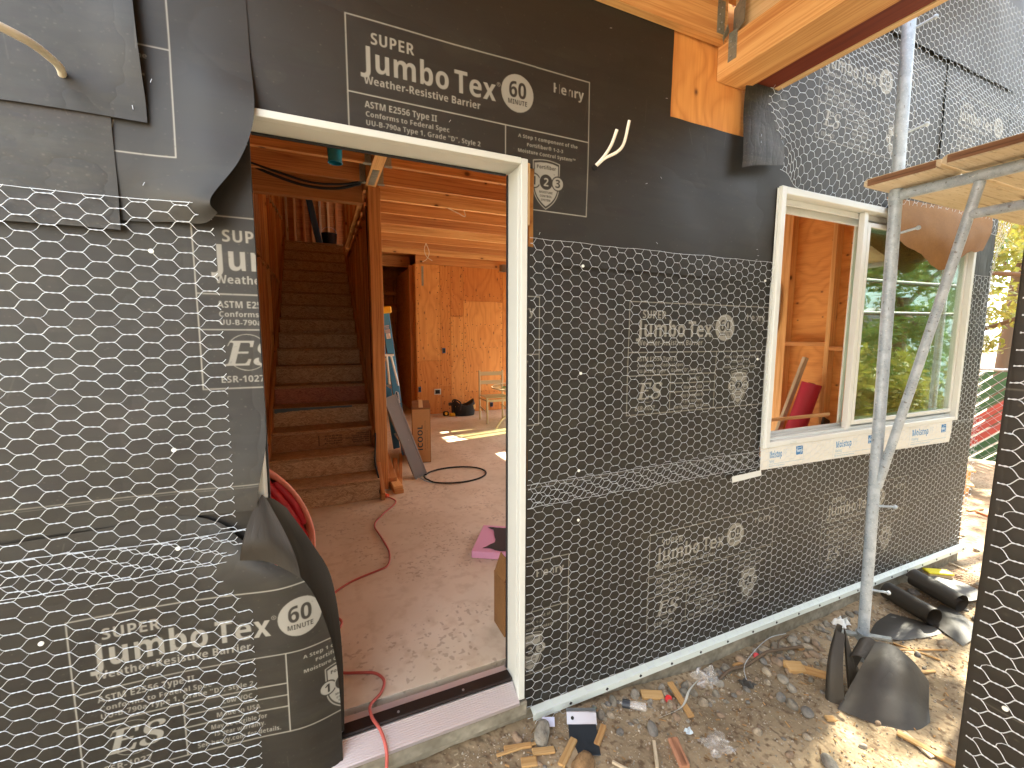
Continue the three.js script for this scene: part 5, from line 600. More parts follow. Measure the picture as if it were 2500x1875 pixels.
{
  const spots = [[1.33, 0.07, 0.029], [1.39, 0.08, 0.018], [1.2, 0.07, 0.028], [1.46, 0.18, 0.025], [1.27, 0.26, 0.033], [1.59, 0.13, 0.027], [1.71, 0.12, 0.03], [1.63, 0.21, 0.031], [1.74, 0.19, 0.025], [2.06, 0.09, 0.042], [2.24, 0.09, 0.044], [2.18, 0.07, 0.024], [2.22, 0.17, 0.032], [2.11, 0.19, 0.036], [1.93, 0.09, 0.022], [1.87, 0.1, 0.025], [2.5, 0.08, 0.031], [2.47, 0.09, 0.04], [2.16, 0.13, 0.028], [2.32, 0.1, 0.038], [2.12, 0.32, 0.034], [2.02, 0.33, 0.029], [2.03, 0.38, 0.032], [1.77, 0.54, 0.021], [1.2, 0.2, 0.013], [1.23, 0.2, 0.015], [1.48, 0.09, 0.013], [1.49, 0.1, 0.021], [1.14, 0.08, 0.012], [1.77, 0.4, 0.011], [2.49, 0.16, 0.034], [2.55, 0.12, 0.028], [2.47, 0.22, 0.037], [2.46, 0.28, 0.031], [2.14, 0.26, 0.039], [2.05, 0.44, 0.037], [1.92, 0.52, 0.021], [2.09, 0.65, 0.017], [1.88, 0.64, 0.04], [2.97, 0.1, 0.037], [2.69, 0.17, 0.023], [2.23, 0.4, 0.017]];
  const R = rng(404); for (let k = 0; k < 170; k++) { const x = 0.7 + R() * 2.6, z = 0.075 + Math.pow(R(), 1.8) * 0.55; if (x > 0.8 && x < 1.1 && z > 0.09 && z < 0.32) continue; spots.push([x, z, 0.005 + R() * R() * 0.02 + (x > 1.6 && z < 0.3 ? 0.006 : 0)]); }
  for (let k = 0; k < 56; k++) spots.push([1.05 + R() * 1.9, 0.078 + R() * R() * 0.2, 0.011 + R() * 0.018]);
  for (let k = 0; k < 40; k++) spots.push([3 + R() * 2.6, -0.1 + R() * 0.5 + 0.1, 0.01 + R() * 0.03]);
  spots.forEach(([x, z, r], k) => { if (x < 4.62 && z < 0.07) z = 0.07; const y = gh(x, z); solo('river_stone', stoneG[k % 7], stoneMat[(k * 3 + (k >> 2)) % 5], 'rounded river stone lying in the dirt along the foundation', 'stone', [x, y + r * 0.12, z], [R() * 0.5, R() * 6, R() * 0.4], 'river stones along the foundation').scale.setScalar(r * 0.88); });
  solo('broken_rock', rockG[0], std({ map: texStone[0], color: 0xe6e8ea, roughness: 0.9 }), 'pale grey broken rock below the corner of the threshold', 'rock', [0.79, gh(0.79, 0.13) + 0.025, 0.13], [0.2, 1, 0.1]).scale.setScalar(0.045);
  solo('broken_rock', rockG[1], std({ map: texStone[2], color: 0xd8bc9a, roughness: 0.9 }), 'tan broken rock at the bottom edge beside the metal bracket', 'rock', [0.88, gh(0.88, 0.3) + 0.012, 0.3], [0.1, 0.4, 0.1]).scale.setScalar(0.042);
  solo('broken_rock', rockG[0], std({ map: texStone[4], roughness: 0.9 }), 'small brown rock tight against the concrete under the door jamb', 'rock', [0.69, gh(0.69, 0.1) + 0.01, 0.1], [0, 2, 0.3]).scale.setScalar(0.027);
  const im = new THREE.InstancedMesh(new THREE.IcosahedronGeometry(1, 0), std({ color: 0xffffff, roughness: 1 }), 14000), mm = new THREE.Matrix4(), qq = new THREE.Quaternion(), col = new THREE.Color(); for (let k = 0; k < 14000; k++) { const x = 0.45 + R() * 4.6, z = 0.06 + Math.pow(R(), 1.25) * 1.0, r = 0.0012 + R() * R() * R() * 0.007; mm.compose(V(x, gh(x, z) + r * 0.2, z), qq.setFromEuler(new THREE.Euler(R() * 6, R() * 6, R() * 6)), V(r * (0.8 + R() * 0.6), r * (0.5 + R() * 0.4), r)); im.setMatrixAt(k, mm); const t = R(); col.setRGB(lerp(0.2, 0.46, t), lerp(0.17, 0.4, t), lerp(0.13, 0.32, t)); im.setColorAt(k, col); } put(im, 'gravel'); tag(im, 'fine gravel and grit strewn over the dirt', 'gravel'); im.userData.kind = 'stuff';
  const ch = cbox(1, 0.12, 0.22, 0.03), ic = new THREE.InstancedMesh(ch, std({ map: texPale, roughness: 0.9 }), 520); for (let k = 0; k < 520; k++) { const x = 0.55 + R() * 3.6, z = 0.07 + Math.pow(R(), 1.1) * 0.75, l = 0.008 + R() * R() * 0.035; mm.compose(V(x, gh(x, z) + 0.004, z), qq.setFromEuler(new THREE.Euler((R() - 0.5) * 0.5, R() * 6, (R() - 0.5) * 0.4)), V(l, 0.02, 0.012 + R() * 0.02)); ic.setMatrixAt(k, mm); const t = R(); col.setRGB(lerp(0.2, 0.7, t), lerp(0.15, 0.58, t), lerp(0.1, 0.44, t)); ic.setColorAt(k, col); } put(ic, 'wood_chips'); tag(ic, 'wood chips and splinters scattered on the dirt', 'wood chips'); ic.userData.kind = 'stuff';
}
// ---------------------------------------------------------------- scraps
function scrap(lab, a, b, w, h, m, lift = 0, roll = 0, cat = 'wood scrap') { const y0 = gh(a[0], a[1]) + h / 2 + lift + 0.003, y1 = gh(b[0], b[1]) + h / 2 + 0.003 + (a[2] || 0); const p = V(a[0], y0, a[1]), q = V(b[0], y1, b[1]), d = q.clone().sub(p), g = cbox(Math.round(d.length() * 1000) / 1000, h, w, Math.min(0.0025, h * 0.2), 1 + (lab.length % 6)); const mm = solo('wood_scrap', g, m, lab, cat, p.clone().add(q).multiplyScalar(0.5).toArray(), undefined, 'wood scraps in the dirt'); mm.quaternion.setFromRotationMatrix(new THREE.Matrix4().makeBasis(d.clone().normalize(), V(0, 1, 0).sub(d.clone().normalize().multiplyScalar(d.clone().normalize().y)).normalize(), d.clone().normalize().cross(V(0, 1, 0)).normalize())); mm.rotateX(roll); return mm; }
scrap('pale square cut offcut beside the plastic wrapper', [1.36, 0.08], [1.46, 0.12], 0.045, 0.014, M.dusty, 0, 0.15); scrap('orange split stick leaning over a white strip', [1.54, 0.08], [1.5, 0.26], 0.03, 0.012, M.dustyB, 0.02); scrap('thin upright sliver against the concrete', [1.61, 0.08], [1.66, 0.065, 0.12], 0.006, 0.006, M.dustyB); scrap('thick pale block among the stones', [2.22, 0.22], [2.3, 0.26], 0.06, 0.03, M.dusty, 0, 0.2); scrap('ridged pinkish offcut at the bottom edge', [1.315, 0.33], [1.275, 0.44], 0.042, 0.02, M.pinkWood, 0, 0.1); scrap('thin lath at the bottom edge left of the ridged offcut', [1.24, 0.3], [1.16, 0.41], 0.014, 0.01, M.plank); scrap('flat weathered strip under the metal bracket', [0.91, 0.19], [0.8, 0.27], 0.03, 0.012, M.dusty); scrap('short pale strip in front of the grey rock', [0.72, 0.18], [0.81, 0.2], 0.03, 0.01, M.dusty); scrap('brown splintered chunk on the bracket corner', [1.06, 0.19], [0.98, 0.25], 0.024, 0.02, M.dustyB, 0.012); scrap('small orange strip by the red cap near the wall', [1.98, 0.09], [2.08, 0.1], 0.016, 0.01, M.dustyB); scrap('tan wedge shaped shim left of the screw jack', [2.24, 0.19], [2.37, 0.36], 0.04, 0.016, M.dustyB, 0, 0.3); scrap('little orange chip in the stones left of the scaffold', [2.42, 0.15], [2.46, 0.16], 0.025, 0.012, M.dustyB); scrap('pale square chip in front of the crumpled black paper', [2.085, 0.5], [2.12, 0.52], 0.03, 0.008, M.dusty); scrap('fir block beside the foot of the screw jack', [2.685, 0.36], [2.725, 0.42], 0.06, 0.06, M.dustyB); scrap('long lath in the lower sun patch', [2.29, 0.68], [2.36, 0.88], 0.03, 0.01, M.dusty); scrap('greyish lath beside the lath in the lower sun patch', [2.32, 0.69], [2.3, 0.8], 0.022, 0.008, M.plank); scrap('thin lath in the sun behind the crumpled paper', [2.99, 0.34], [3.07, 0.52], 0.014, 0.008, M.dusty); scrap('second thin lath in the sun near the column', [2.84, 0.52], [2.94, 0.55], 0.016, 0.01, M.dusty); scrap('long sliver crossing the sun patch', [2.9, 0.36], [3.2, 0.5], 0.01, 0.006, M.dustyB); scrap('brown bark like chip on the left of the bottom edge', [0.62, 0.12], [0.73, 0.15], 0.022, 0.012, M.dustyB); scrap('pale thin splinter at the lower left of the dirt', [0.58, 0.14], [0.78, 0.15], 0.012, 0.008, M.dusty, 0.006); scrap('broad pale chip at the very bottom of the dirt', [0.66, 0.2], [0.72, 0.22], 0.04, 0.008, M.dusty); scrap('short grey stick near the bottom edge', [1.0, 0.33], [1.08, 0.42], 0.012, 0.01, M.plank);
{ const R = rng(515); const mats = [M.dusty, M.dustyB, M.plank, M.plank, M.pinkWood]; const where = ['beyond the paper rolls', 'by the far end of the wall']; for (let k = 0; k < 26; k++) { const x = 4.15 + R() * 2.2, z = (x < 4.7 ? 0.12 : -0.5) + R() * 0.45, a = R() * 6, l = 0.05 + R() * 0.16; scrap('splintered wood scrap in the sunny litter past the house corner', [x, z], [x + l * Math.cos(a), z + l * Math.sin(a)], 0.015 + R() * 0.035, 0.006 + R() * 0.012, mats[k % 5], 0, (R() - 0.5) * 0.6).name; } }
solo('bent_strip', surf((() => { const c = [[1.35, 0.21, 0], [1.48, 0.21, 0.01], [1.58, 0.16, 0.035], [1.67, 0.13, 0.05]]; return [0, 1].map(s => c.map(([x, z, l]) => [x + s * 0.004, gh(x, z) + 0.006 + l + s * 0.012, z + s * 0.012])); })(), 30, 3), std({ color: 0xdfe2dc, roughness: 0.5, side: DS }), 'curved white plastic strip among the stones', 'plastic strip');
{ const t = thing('metal_bracket', 'shiny bent metal bracket half buried below the netting', 'bracket', [0.96, gh(0.96, 0.18) + 0.008, 0.18]); t.rotation.y = -0.45; part('plate', cbox(0.12, 0.003, 0.13, 0.001), std({ color: 0x3f454c, metalness: 0.6, roughness: 0.4 }), t, [0, 0.004, 0.03], [0.1, 0, 0.05]); part('fold', cbox(0.13, 0.003, 0.045, 0.001), M.zinc, t, [0, 0.024, -0.05], [0.75, 0, 0.03]); part('fold', cbox(0.13, 0.003, 0.026, 0.001), M.zinc, t, [0, 0.038, -0.078], [-0.2, 0, 0.03]); part('hole', new THREE.CylinderGeometry(0.007, 0.007, 0.002, 12), M.rubber, t, [-0.04, 0.0262, -0.048], [0.75, 0, 0]); }
solo('green_leaf', surf([[[0.99, 0, 0.085], [1.03, 0, 0.075], [1.075, 0, 0.085]], [[0.985, 0.006, 0.095], [1.03, 0.004, 0.095], [1.085, 0.006, 0.095]], [[0.99, 0, 0.105], [1.03, 0, 0.115], [1.075, 0, 0.105]]].map(r => r.map(p => [p[0], gh(1.03, 0.095) + 0.012 + p[1], p[2]])), 10, 8), std({ color: 0x7d8f74, roughness: 0.7, side: DS }), 'dull green leaf behind the metal bracket', 'leaf');
solo('paper_tag', cbox(0.055, 0.001, 0.034, 0.0002), std({ color: 0xc9cbe0, roughness: 0.7 }), 'small pale lilac paper tag under the netting corner', 'paper', [0.845, gh(0.845, 0.085) + 0.02, 0.085], [0.75, -0.3, 0.15]);
{ const t = thing('plastic_bottle', 'crushed clear plastic bottle with dark label among the stones', 'bottle', [1.27, gh(1.27, 0.13) + 0.018, 0.13]); t.rotation.set(0, -0.7, 0.05); const g = new THREE.LatheGeometry([[0, 0], [0.017, 0.002], [0.02, 0.01], [0.018, 0.03], [0.02, 0.05], [0.017, 0.075], [0.019, 0.095], [0.009, 0.112], [0.008, 0.122], [0, 0.122]].map(q => new THREE.Vector2(...q)), 16); g.rotateZ(Math.PI / 2); g.translate(0.06, 0, 0); const ps = g.attributes.position; for (let k = 0; k < ps.count; k++) ps.setY(k, ps.getY(k) * (0.6 + 0.3 * vnoise(ps.getX(k) * 60, ps.getZ(k) * 60, 5))); g.computeVertexNormals(); part('bottle', g, M.film, t); const lb = new THREE.CylinderGeometry(0.0205, 0.02, 0.035, 14, 1, true); lb.rotateZ(Math.PI / 2); lb.scale(1, 0.8, 1); part('label', lb, std({ color: 0x33363c, roughness: 0.5, side: DS }), t, [-0.032, 0, 0]); }
function crumple(lab, cat, x, z, s, m, seed, h = 0.5) { const rows = [], R = rng(seed); for (let j = 0; j < 6; j++) { const r = []; for (let i = 0; i < 6; i++) { const e = (i === 0 || i === 5 || j === 0 || j === 5) ? 0.2 : 1; r.push([x + (i / 5 - 0.5) * s + (R() - 0.5) * s * 0.25, gh(x, z) + 0.004 + R() * s * h * e, z + (j / 5 - 0.5) * s * 0.8 + (R() - 0.5) * s * 0.25]); } rows.push(r); } return solo(cat === 'plastic film' ? 'plastic_film' : 'crumpled_paper', surf(rows, 24, 24), m, lab, cat); }
crumple('crumpled clear film against the concrete under the netting', 'plastic film', 1.76, 0.1, 0.13, M.film, 31); crumple('flat clear film scrap lying in the open dirt', 'plastic film', 1.5, 0.4, 0.12, M.film, 32, 0.25); crumple('white crumpled scrap at the wall foot left of the scaffold', 'paper', 2.9, 0.11, 0.09, std({ color: 0xd9dad6, roughness: 0.8, side: DS }), 33); crumple('small pale blue scrap in the open dirt', 'paper', 1.43, 0.31, 0.03, std({ color: 0xc4d0d6, roughness: 0.8, side: DS }), 34); crumple('dark grey torn scrap by the branch', 'paper', 1.95, 0.2, 0.08, M.paperDark, 35, 0.15);
for (const [x, z, l] of [[2.15, 0.1, 'red bottle cap near the wall among pale stones'], [1.465, 0.15, 'red bottle cap between two scraps in the dirt'], [2.82, 0.38, 'red bottle cap beside the screw jack']]) solo('bottle_cap', merge([new THREE.CylinderGeometry(0.015, 0.016, 0.013, 18), at(nidx(new THREE.TorusGeometry(0.0145, 0.0018, 6, 18)), 0, 0.0065, 0, Math.PI / 2)]), M.redCap, l, 'bottle cap', [x, gh(x, z) + 0.012, z], [0.5, 0, 0.3], 'red bottle caps');
solo('branch', merge([tube([[1.8, 0.14], [1.92, 0.115], [2.05, 0.12], [2.18, 0.13], [2.28, 0.13], [2.42, 0.18]].map(([x, z], i) => [x, gh(x, z) + 0.012 + 0.012 * (i % 2) + (i > 2 ? 0.02 : 0), z]), 0.008, 8, 40), tube([[2.28, 0.13], [2.34, 0.1], [2.4, 0.11]].map(([x, z], i) => [x, gh(x, z) + 0.03 + i * 0.02, z]), 0.004, 6, 16)]), M.bark, 'thin brown branch lying across the stones', 'branch');
solo('thin_wire', tube([[1.95, 0.2, 0.004], [2.0, 0.14, 0.03], [2.13, 0.1, 0.05], [2.28, 0.08, 0.07], [2.43, 0.075, 0.05]].map(([x, z, l]) => [x, gh(x, z) + l, z]), 0.0018, 6, 40), M.zinc, 'thin springy wire arching over the stones to the wall', 'wire');
// black paper on the ground
{
  const arc = (cx, cz, r, a0, a1, n, y0, y1, s = 0) => [y0, (y0 + y1) / 2, y1].map((y, j) => { const o = []; for (let i = 0; i <= n; i++) { const a = lerp(a0, a1, i / n), rr = r * (1 + s * j); o.push([cx + rr * Math.cos(a), y, cz + rr * Math.sin(a)]); } return o; });
  const t = thing('black_paper_offcut', 'crumpled black paper offcut in front of the screw jack', 'building paper');
  const G = -0.262; part('sheet', surf([
    [[2.19, G + 0.012, 0.49], [2.24, G + 0.003, 0.57], [2.3, G + 0.003, 0.65], [2.4, G + 0.006, 0.705], [2.5, G + 0.012, 0.71]],
    [[2.31, G + 0.075, 0.475], [2.35, G + 0.085, 0.545], [2.41, G + 0.08, 0.61], [2.49, G + 0.06, 0.655], [2.57, G + 0.03, 0.675]],
    [[2.43, G + 0.15, 0.465], [2.48, G + 0.17, 0.52], [2.53, G + 0.15, 0.575], [2.59, G + 0.105, 0.615], [2.64, G + 0.05, 0.645]],
    [[2.55, G + 0.225, 0.455], [2.61, G + 0.215, 0.5], [2.65, G + 0.175, 0.545], [2.69, G + 0.12, 0.58], [2.72, G + 0.06, 0.61]]], 40, 30, null, p => { const k = p[0] * 0.8 - p[2] * 1.4, cr = Math.abs(((k * 3.1) % 1 + 1) % 1 - 0.5); p[1] += 0.012 * cr + 0.006 * (fbm(p[0] * 14, p[2] * 14, 4, 3) - 0.5); }), M.paperDark, t);
  part('curl', surf([[[2.55, G + 0.225, 0.455], [2.53, G + 0.24, 0.43], [2.5, G + 0.22, 0.405], [2.49, G + 0.18, 0.41], [2.51, G + 0.16, 0.43]], [[2.45, G + 0.16, 0.463], [2.43, G + 0.175, 0.44], [2.4, G + 0.155, 0.415], [2.39, G + 0.115, 0.42], [2.41, G + 0.095, 0.44]]], 24, 10), M.paperDark, t);
  const u = thing('black_paper_offcut', 'upright curled black paper strip left of the screw jack', 'building paper');
  part('sheet', surf([[[2.24, G - 0.005, 0.5], [2.2, G, 0.45], [2.22, G, 0.42], [2.29, G, 0.43]], [[2.27, G + 0.16, 0.46], [2.24, G + 0.17, 0.42], [2.27, G + 0.18, 0.39], [2.33, G + 0.16, 0.4]], [[2.36, G + 0.29, 0.41], [2.34, G + 0.3, 0.38], [2.38, G + 0.31, 0.36], [2.42, G + 0.29, 0.365]]], 20, 20), M.paperDark, u);
  part('sheet', surf([[[2.3, G, 0.5], [2.34, G, 0.46], [2.42, G, 0.47], [2.46, G, 0.5]], [[2.33, G + 0.15, 0.45], [2.36, G + 0.16, 0.42], [2.4, G + 0.12, 0.43], [2.45, G + 0.06, 0.46]], [[2.4, G + 0.28, 0.39], [2.42, G + 0.29, 0.37], [2.44, G + 0.24, 0.38], [2.46, G + 0.14, 0.4]]], 20, 20), M.paperDark, u);
  const rl = thing('black_paper_roll', 'open roll of black paper lying across the wall foot', 'building paper');
  const roll = (p, q, r0, r1, a0, turns, n = 40) => { const a = V(...p), b = V(...q), d = b.clone().sub(a).normalize(), s = d.clone().cross(V(0, 1, 0)).normalize(), w = s.clone().cross(d).normalize(), rows = []; for (let j = 0; j <= 3; j++) { const c = a.clone().lerp(b, j / 3), o = []; for (let i = 0; i <= n; i++) { const t = a0 + turns * 6.2832 * i / n, r = lerp(r0, r1, i / n); o.push(c.clone().add(s.clone().multiplyScalar(r * Math.cos(t))).add(w.clone().multiplyScalar(r * Math.sin(t))).toArray()); } rows.push(o); } return surf(rows, n * 2, 8); };
  part('roll', roll([3.48, -0.2, 0.075], [3.39, -0.195, 0.36], 0.056, 0.05, -1.2, 1.25), M.paperDark, rl);
  part('loose_sheet', surf([[[2.92, G + 0.006, 0.25], [3.1, G + 0.012, 0.2], [3.3, G + 0.008, 0.18]], [[2.98, G + 0.014, 0.31], [3.18, G + 0.028, 0.29], [3.36, G + 0.014, 0.3]], [[3.06, G + 0.006, 0.35], [3.24, G + 0.01, 0.4], [3.4, G + 0.01, 0.42]]], 16, 16), M.paperDark, rl);
  const r2 = thing('black_paper_roll', 'loosely unrolled black paper lying in the sun past the scaffold', 'building paper');
  part('roll', roll([3.78, -0.18, 0.08], [3.72, -0.2, 0.36], 0.075, 0.03, 0.4, 1.3), M.paperDark, r2); part('loose_sheet', surf([[[3.72, G + 0.11, 0.09], [3.9, G + 0.08, 0.1], [4.15, G + 0.03, 0.12]], [[3.7, G + 0.1, 0.2], [3.9, G + 0.07, 0.2], [4.15, G + 0.03, 0.24]], [[3.68, G + 0.09, 0.34], [3.88, G + 0.05, 0.36], [4.12, G + 0.02, 0.36]]], 16, 16), M.paperDark, r2); part('loose_sheet', surf([[[3.42, G + 0.01, 0.32], [3.55, G + 0.03, 0.3], [3.7, G + 0.02, 0.27]], [[3.36, G + 0.02, 0.42], [3.5, G + 0.05, 0.4], [3.66, G + 0.03, 0.38]], [[3.32, G + 0.01, 0.52], [3.46, G + 0.02, 0.52], [3.6, G + 0.015, 0.5]]], 16, 16), M.paperDark, r2);
}
{ const t = thing('yellow_foam_block', 'foam block with a yellow edge by the wall foot', 'foam block', [4.08, gh(4.08, 0.1) + 0.03, 0.1]); t.rotation.y = -0.6; part('block', cbox(0.16, 0.055, 0.07, 0.01), std({ color: 0xbfa67e, roughness: 0.9 }), t); part('edge', cbox(0.165, 0.016, 0.075, 0.006), std({ color: 0xd8c81e, roughness: 0.6 }), t, [0, 0.035, 0]); }
// lath mesh scrap
solo('lath_scrap', (() => { const a = []; for (let k = 0; k < 12; k++) { a.push(rod([0, 0, k * 0.02], [0.26, 0.0, k * 0.02 + 0.09], 0.0018, 4)); a.push(rod([0, 0, k * 0.02 + 0.09], [0.26, 0.0, k * 0.02], 0.0018, 4)); } return merge(a); })(), std({ color: 0x6a4a30, metalness: 0.4, roughness: 0.7 }), 'rusty expanded lath scrap beyond the yellow edged block', 'metal lath', [4.2, gh(4.3, 0.15) + 0.025, 0.0], [0.05, -0.5, 0.02]);

// ---------------------------------------------------------------- beyond the house corner
function leaves(list, n, size, seed) {
  const R = rng(seed), pos = [], idx = []; let k = 0;
  for (const [cx, cy, cz, rx, ry, rz, wgt] of list) { const cl = []; const m = Math.round(n * (wgt || 1)); for (let c = 0; c < Math.max(6, m / 60); c++) { const t = R() * 6.28, p = Math.acos(2 * R() - 1), rr = Math.pow(R(), 0.45); cl.push([cx + rx * rr * Math.sin(p) * Math.cos(t), cy + ry * rr * Math.cos(p), cz + rz * rr * Math.sin(p) * Math.sin(t)]); }
    for (let i = 0; i < m; i++) { const c = cl[(R() * cl.length) | 0], s = 0.22 * Math.min(rx, ry, rz) + 0.04, ctr = V(c[0] + (R() + R() + R() - 1.5) * s, c[1] + (R() + R() + R() - 1.5) * s, c[2] + (R() + R() + R() - 1.5) * s), q = new THREE.Quaternion().setFromEuler(new THREE.Euler(R() * 6.28, R() * 6.28, R() * 6.28)), l = size * (0.6 + R() * 0.8), w = l * 0.42; for (const [x, y, z] of [[0, -l, 0], [w, 0, l * 0.12], [0, l, 0], [-w, 0, l * 0.12]]) { const v = V(x, y, z).applyQuaternion(q).add(ctr); pos.push(v.x, v.y, v.z); } idx.push(k, k + 1, k + 2, k, k + 2, k + 3); k += 4; } }
  const g = new THREE.BufferGeometry(); g.setAttribute('position', new THREE.Float32BufferAttribute(pos, 3)); g.setIndex(idx); g.computeVertexNormals(); return g;
}
function tree(label, x, z, h, crowns, n, size, mat, seed, group) { const t = thing('leafy_tree', label, 'tree', [0, 0, 0], group); const tr = [rod([x, -0.35, z], [x + 0.1, h * 0.55, z + 0.05], 0.13, 10, 0.08)]; for (const [cx, cy, cz] of crowns) tr.push(tube([[x + 0.1, h * 0.5, z + 0.05], [lerp(x, cx, 0.5), lerp(h * 0.5, cy, 0.6), lerp(z, cz, 0.5)], [cx, cy, cz]], 0.035, 6, 12)); part('trunk', merge(tr), M.bark, t); part('crown', leaves(crowns, n, size, seed), mat, t); return t; }
tree('yellow green tree rising above the far fence', 12.5, -2.4, 5.5, [[12.3, 4.6, -2.6, 1.5, 1.3, 1.3, 0.8], [12, 3.4, -1.7, 0.9, 0.7, 0.8, 0.5], [13, 3.8, -3.4, 1.1, 0.9, 1.0, 0.5]], 2600, 0.07, M.leafB, 3, 'trees beyond the house');
tree('darker tree behind the yellow green tree', 16, -4.6, 7, [[16, 5.6, -4.6, 2.2, 2, 2, 1], [15.2, 3.9, -3.2, 1.2, 1, 1.2, 0.5]], 2600, 0.09, M.leafA, 5, 'trees beyond the house');
tree('tall tree beside the neighbouring house, mirrored in the window', 10.5, 4.6, 6, [[10.2, 4.3, 3.9, 1.9, 1.4, 1.6, 1], [9.6, 3.1, 3.0, 1.0, 0.7, 1.0, 0.6], [11.2, 3.6, 5.2, 1.4, 1.2, 1.4, 0.7]], 3000, 0.07, M.leafC, 7, 'trees beyond the house');
tree('slender tree with small yellow green leaves beside the fence', 8.9, -0.5, 4.4, [[8.3, 3.4, -0.9, 1.0, 0.8, 0.8, 0.75], [9.3, 2.5, -1.7, 0.9, 0.7, 0.7, 0.7], [8.2, 4.3, -1.2, 0.9, 0.6, 0.8, 0.5], [9.8, 1.6, -1.9, 0.8, 0.5, 0.6, 0.5], [7.9, 4.4, -0.7, 0.9, 0.6, 0.7, 0.5]], 1500, 0.05, M.leafB, 9, 'trees beyond the house');  // upper crowns placed in the sun path to dapple the ground
tree('small leafy tree between the shrubs, mirrored in the window', 9.2, 2.6, 4, [[8.8, 2.2, 2.5, 1.0, 0.7, 0.9, 1], [9.6, 2.9, 2.0, 0.9, 0.7, 0.8, 0.8], [8.1, 1.7, 1.9, 0.6, 0.4, 0.5, 0.5]], 1600, 0.05, M.leafA, 10, 'trees beyond the house');
for (const [k, x, z, r, hh, m] of [[0, 6.9, 2.5, 0.8, 0.75, M.leafB], [1, 7.9, 3.1, 0.9, 0.85, M.leafA], [2, 8.7, 2.3, 0.8, 0.8, M.leafB], [3, 9.6, 3.0, 0.9, 0.9, M.leafA], [4, 7.4, 1.8, 0.45, 0.5, M.leafB]]) { const t = thing('garden_shrub', ['sunlit shrub nearest the scaffold, mirrored in the window', 'large green shrub behind the nearest shrub', 'yellow green shrub at the far end of the hedge', 'tall green shrub by the neighbouring house', 'low shrub in front of the hedge'][k], 'shrub', [0, 0, 0], 'shrubs mirrored in the window'); part('foliage', leaves([[x, hh - 0.1, z, r, hh, r, 1]], 2200, 0.06, 20 + k), m, t); const st = []; for (let q = 0; q < 5; q++) st.push(rod([x + 0.1 * Math.cos(q), -0.3, z + 0.1 * Math.sin(q)], [x + r * 0.6 * Math.cos(q * 1.3), hh, z + r * 0.6 * Math.sin(q * 1.3)], 0.014, 6)); part('stem', merge(st), M.bark, t); }
{ const t = thing('added_hedge', 'unseen dark hedge added behind the viewpoint to cut light on the wall', 'hedge'); const l = []; for (let k = -2; k < 11; k++) for (const y of [0.9, 2.6, 4.2]) l.push([0.9 + k * 0.85, y, 4.9 + 0.3 * (k % 2), 0.75, 1.1, 0.7, 1]); part('foliage', leaves(l, 800, 0.13, 88), M.leafD, t); const st = []; for (let k = -2; k < 11; k++) st.push(rod([0.9 + k * 0.85, -0.3, 4.95], [0.9 + k * 0.85, 4.2, 4.95], 0.05, 6)); part('stem', merge(st), M.bark, t); }  // hedge added out of view to block light from the front and right
{ const t = thing('added_bounce_wall', 'unseen pale stucco wall added on the left to bounce sunlight', 'wall'); part('wall', boxes([[-5.4, -5.2, -0.4, 3.6, 0.6, 9.5]], 0.01), M.plaster, t); part('coping', boxes([[-5.46, -5.14, 3.6, 3.68, 0.55, 9.55]], 0.01), M.conc, t); }  // pale wall added as an unseen reflector for the left side
{ // neighbouring house
  const b = thing('neighbour_house', 'pale turquoise clapboard house mirrored in the window', 'house'); part('wall', boxes([[17, 17.2, -0.4, 5.2, 1.5, 13]], 0.01), M.siding, b); for (let k = 0; k < 26; k++) part('clapboard', at(cbox(0.03, 0.195, 11.4, 0.004), 0, 0, 0, 0, 0, -0.08), M.siding, b, [16.98, -0.2 + k * 0.2, 7.25]); const rf = part('roof', boxes([[16.3, 18.5, 5.2, 5.36, 1.2, 13.3]], 0.01), M.conc, b); const wn = part('window', boxes([[16.93, 16.955, 1.2, 2.5, 6, 7.4]], 0.005), M.trimW, b); part('pane', cbox(0.01, 1.1, 1.2, 0.001), std({ color: 0x26343a, roughness: 0.1 }), wn, [16.922, 1.85, 6.7]);
}
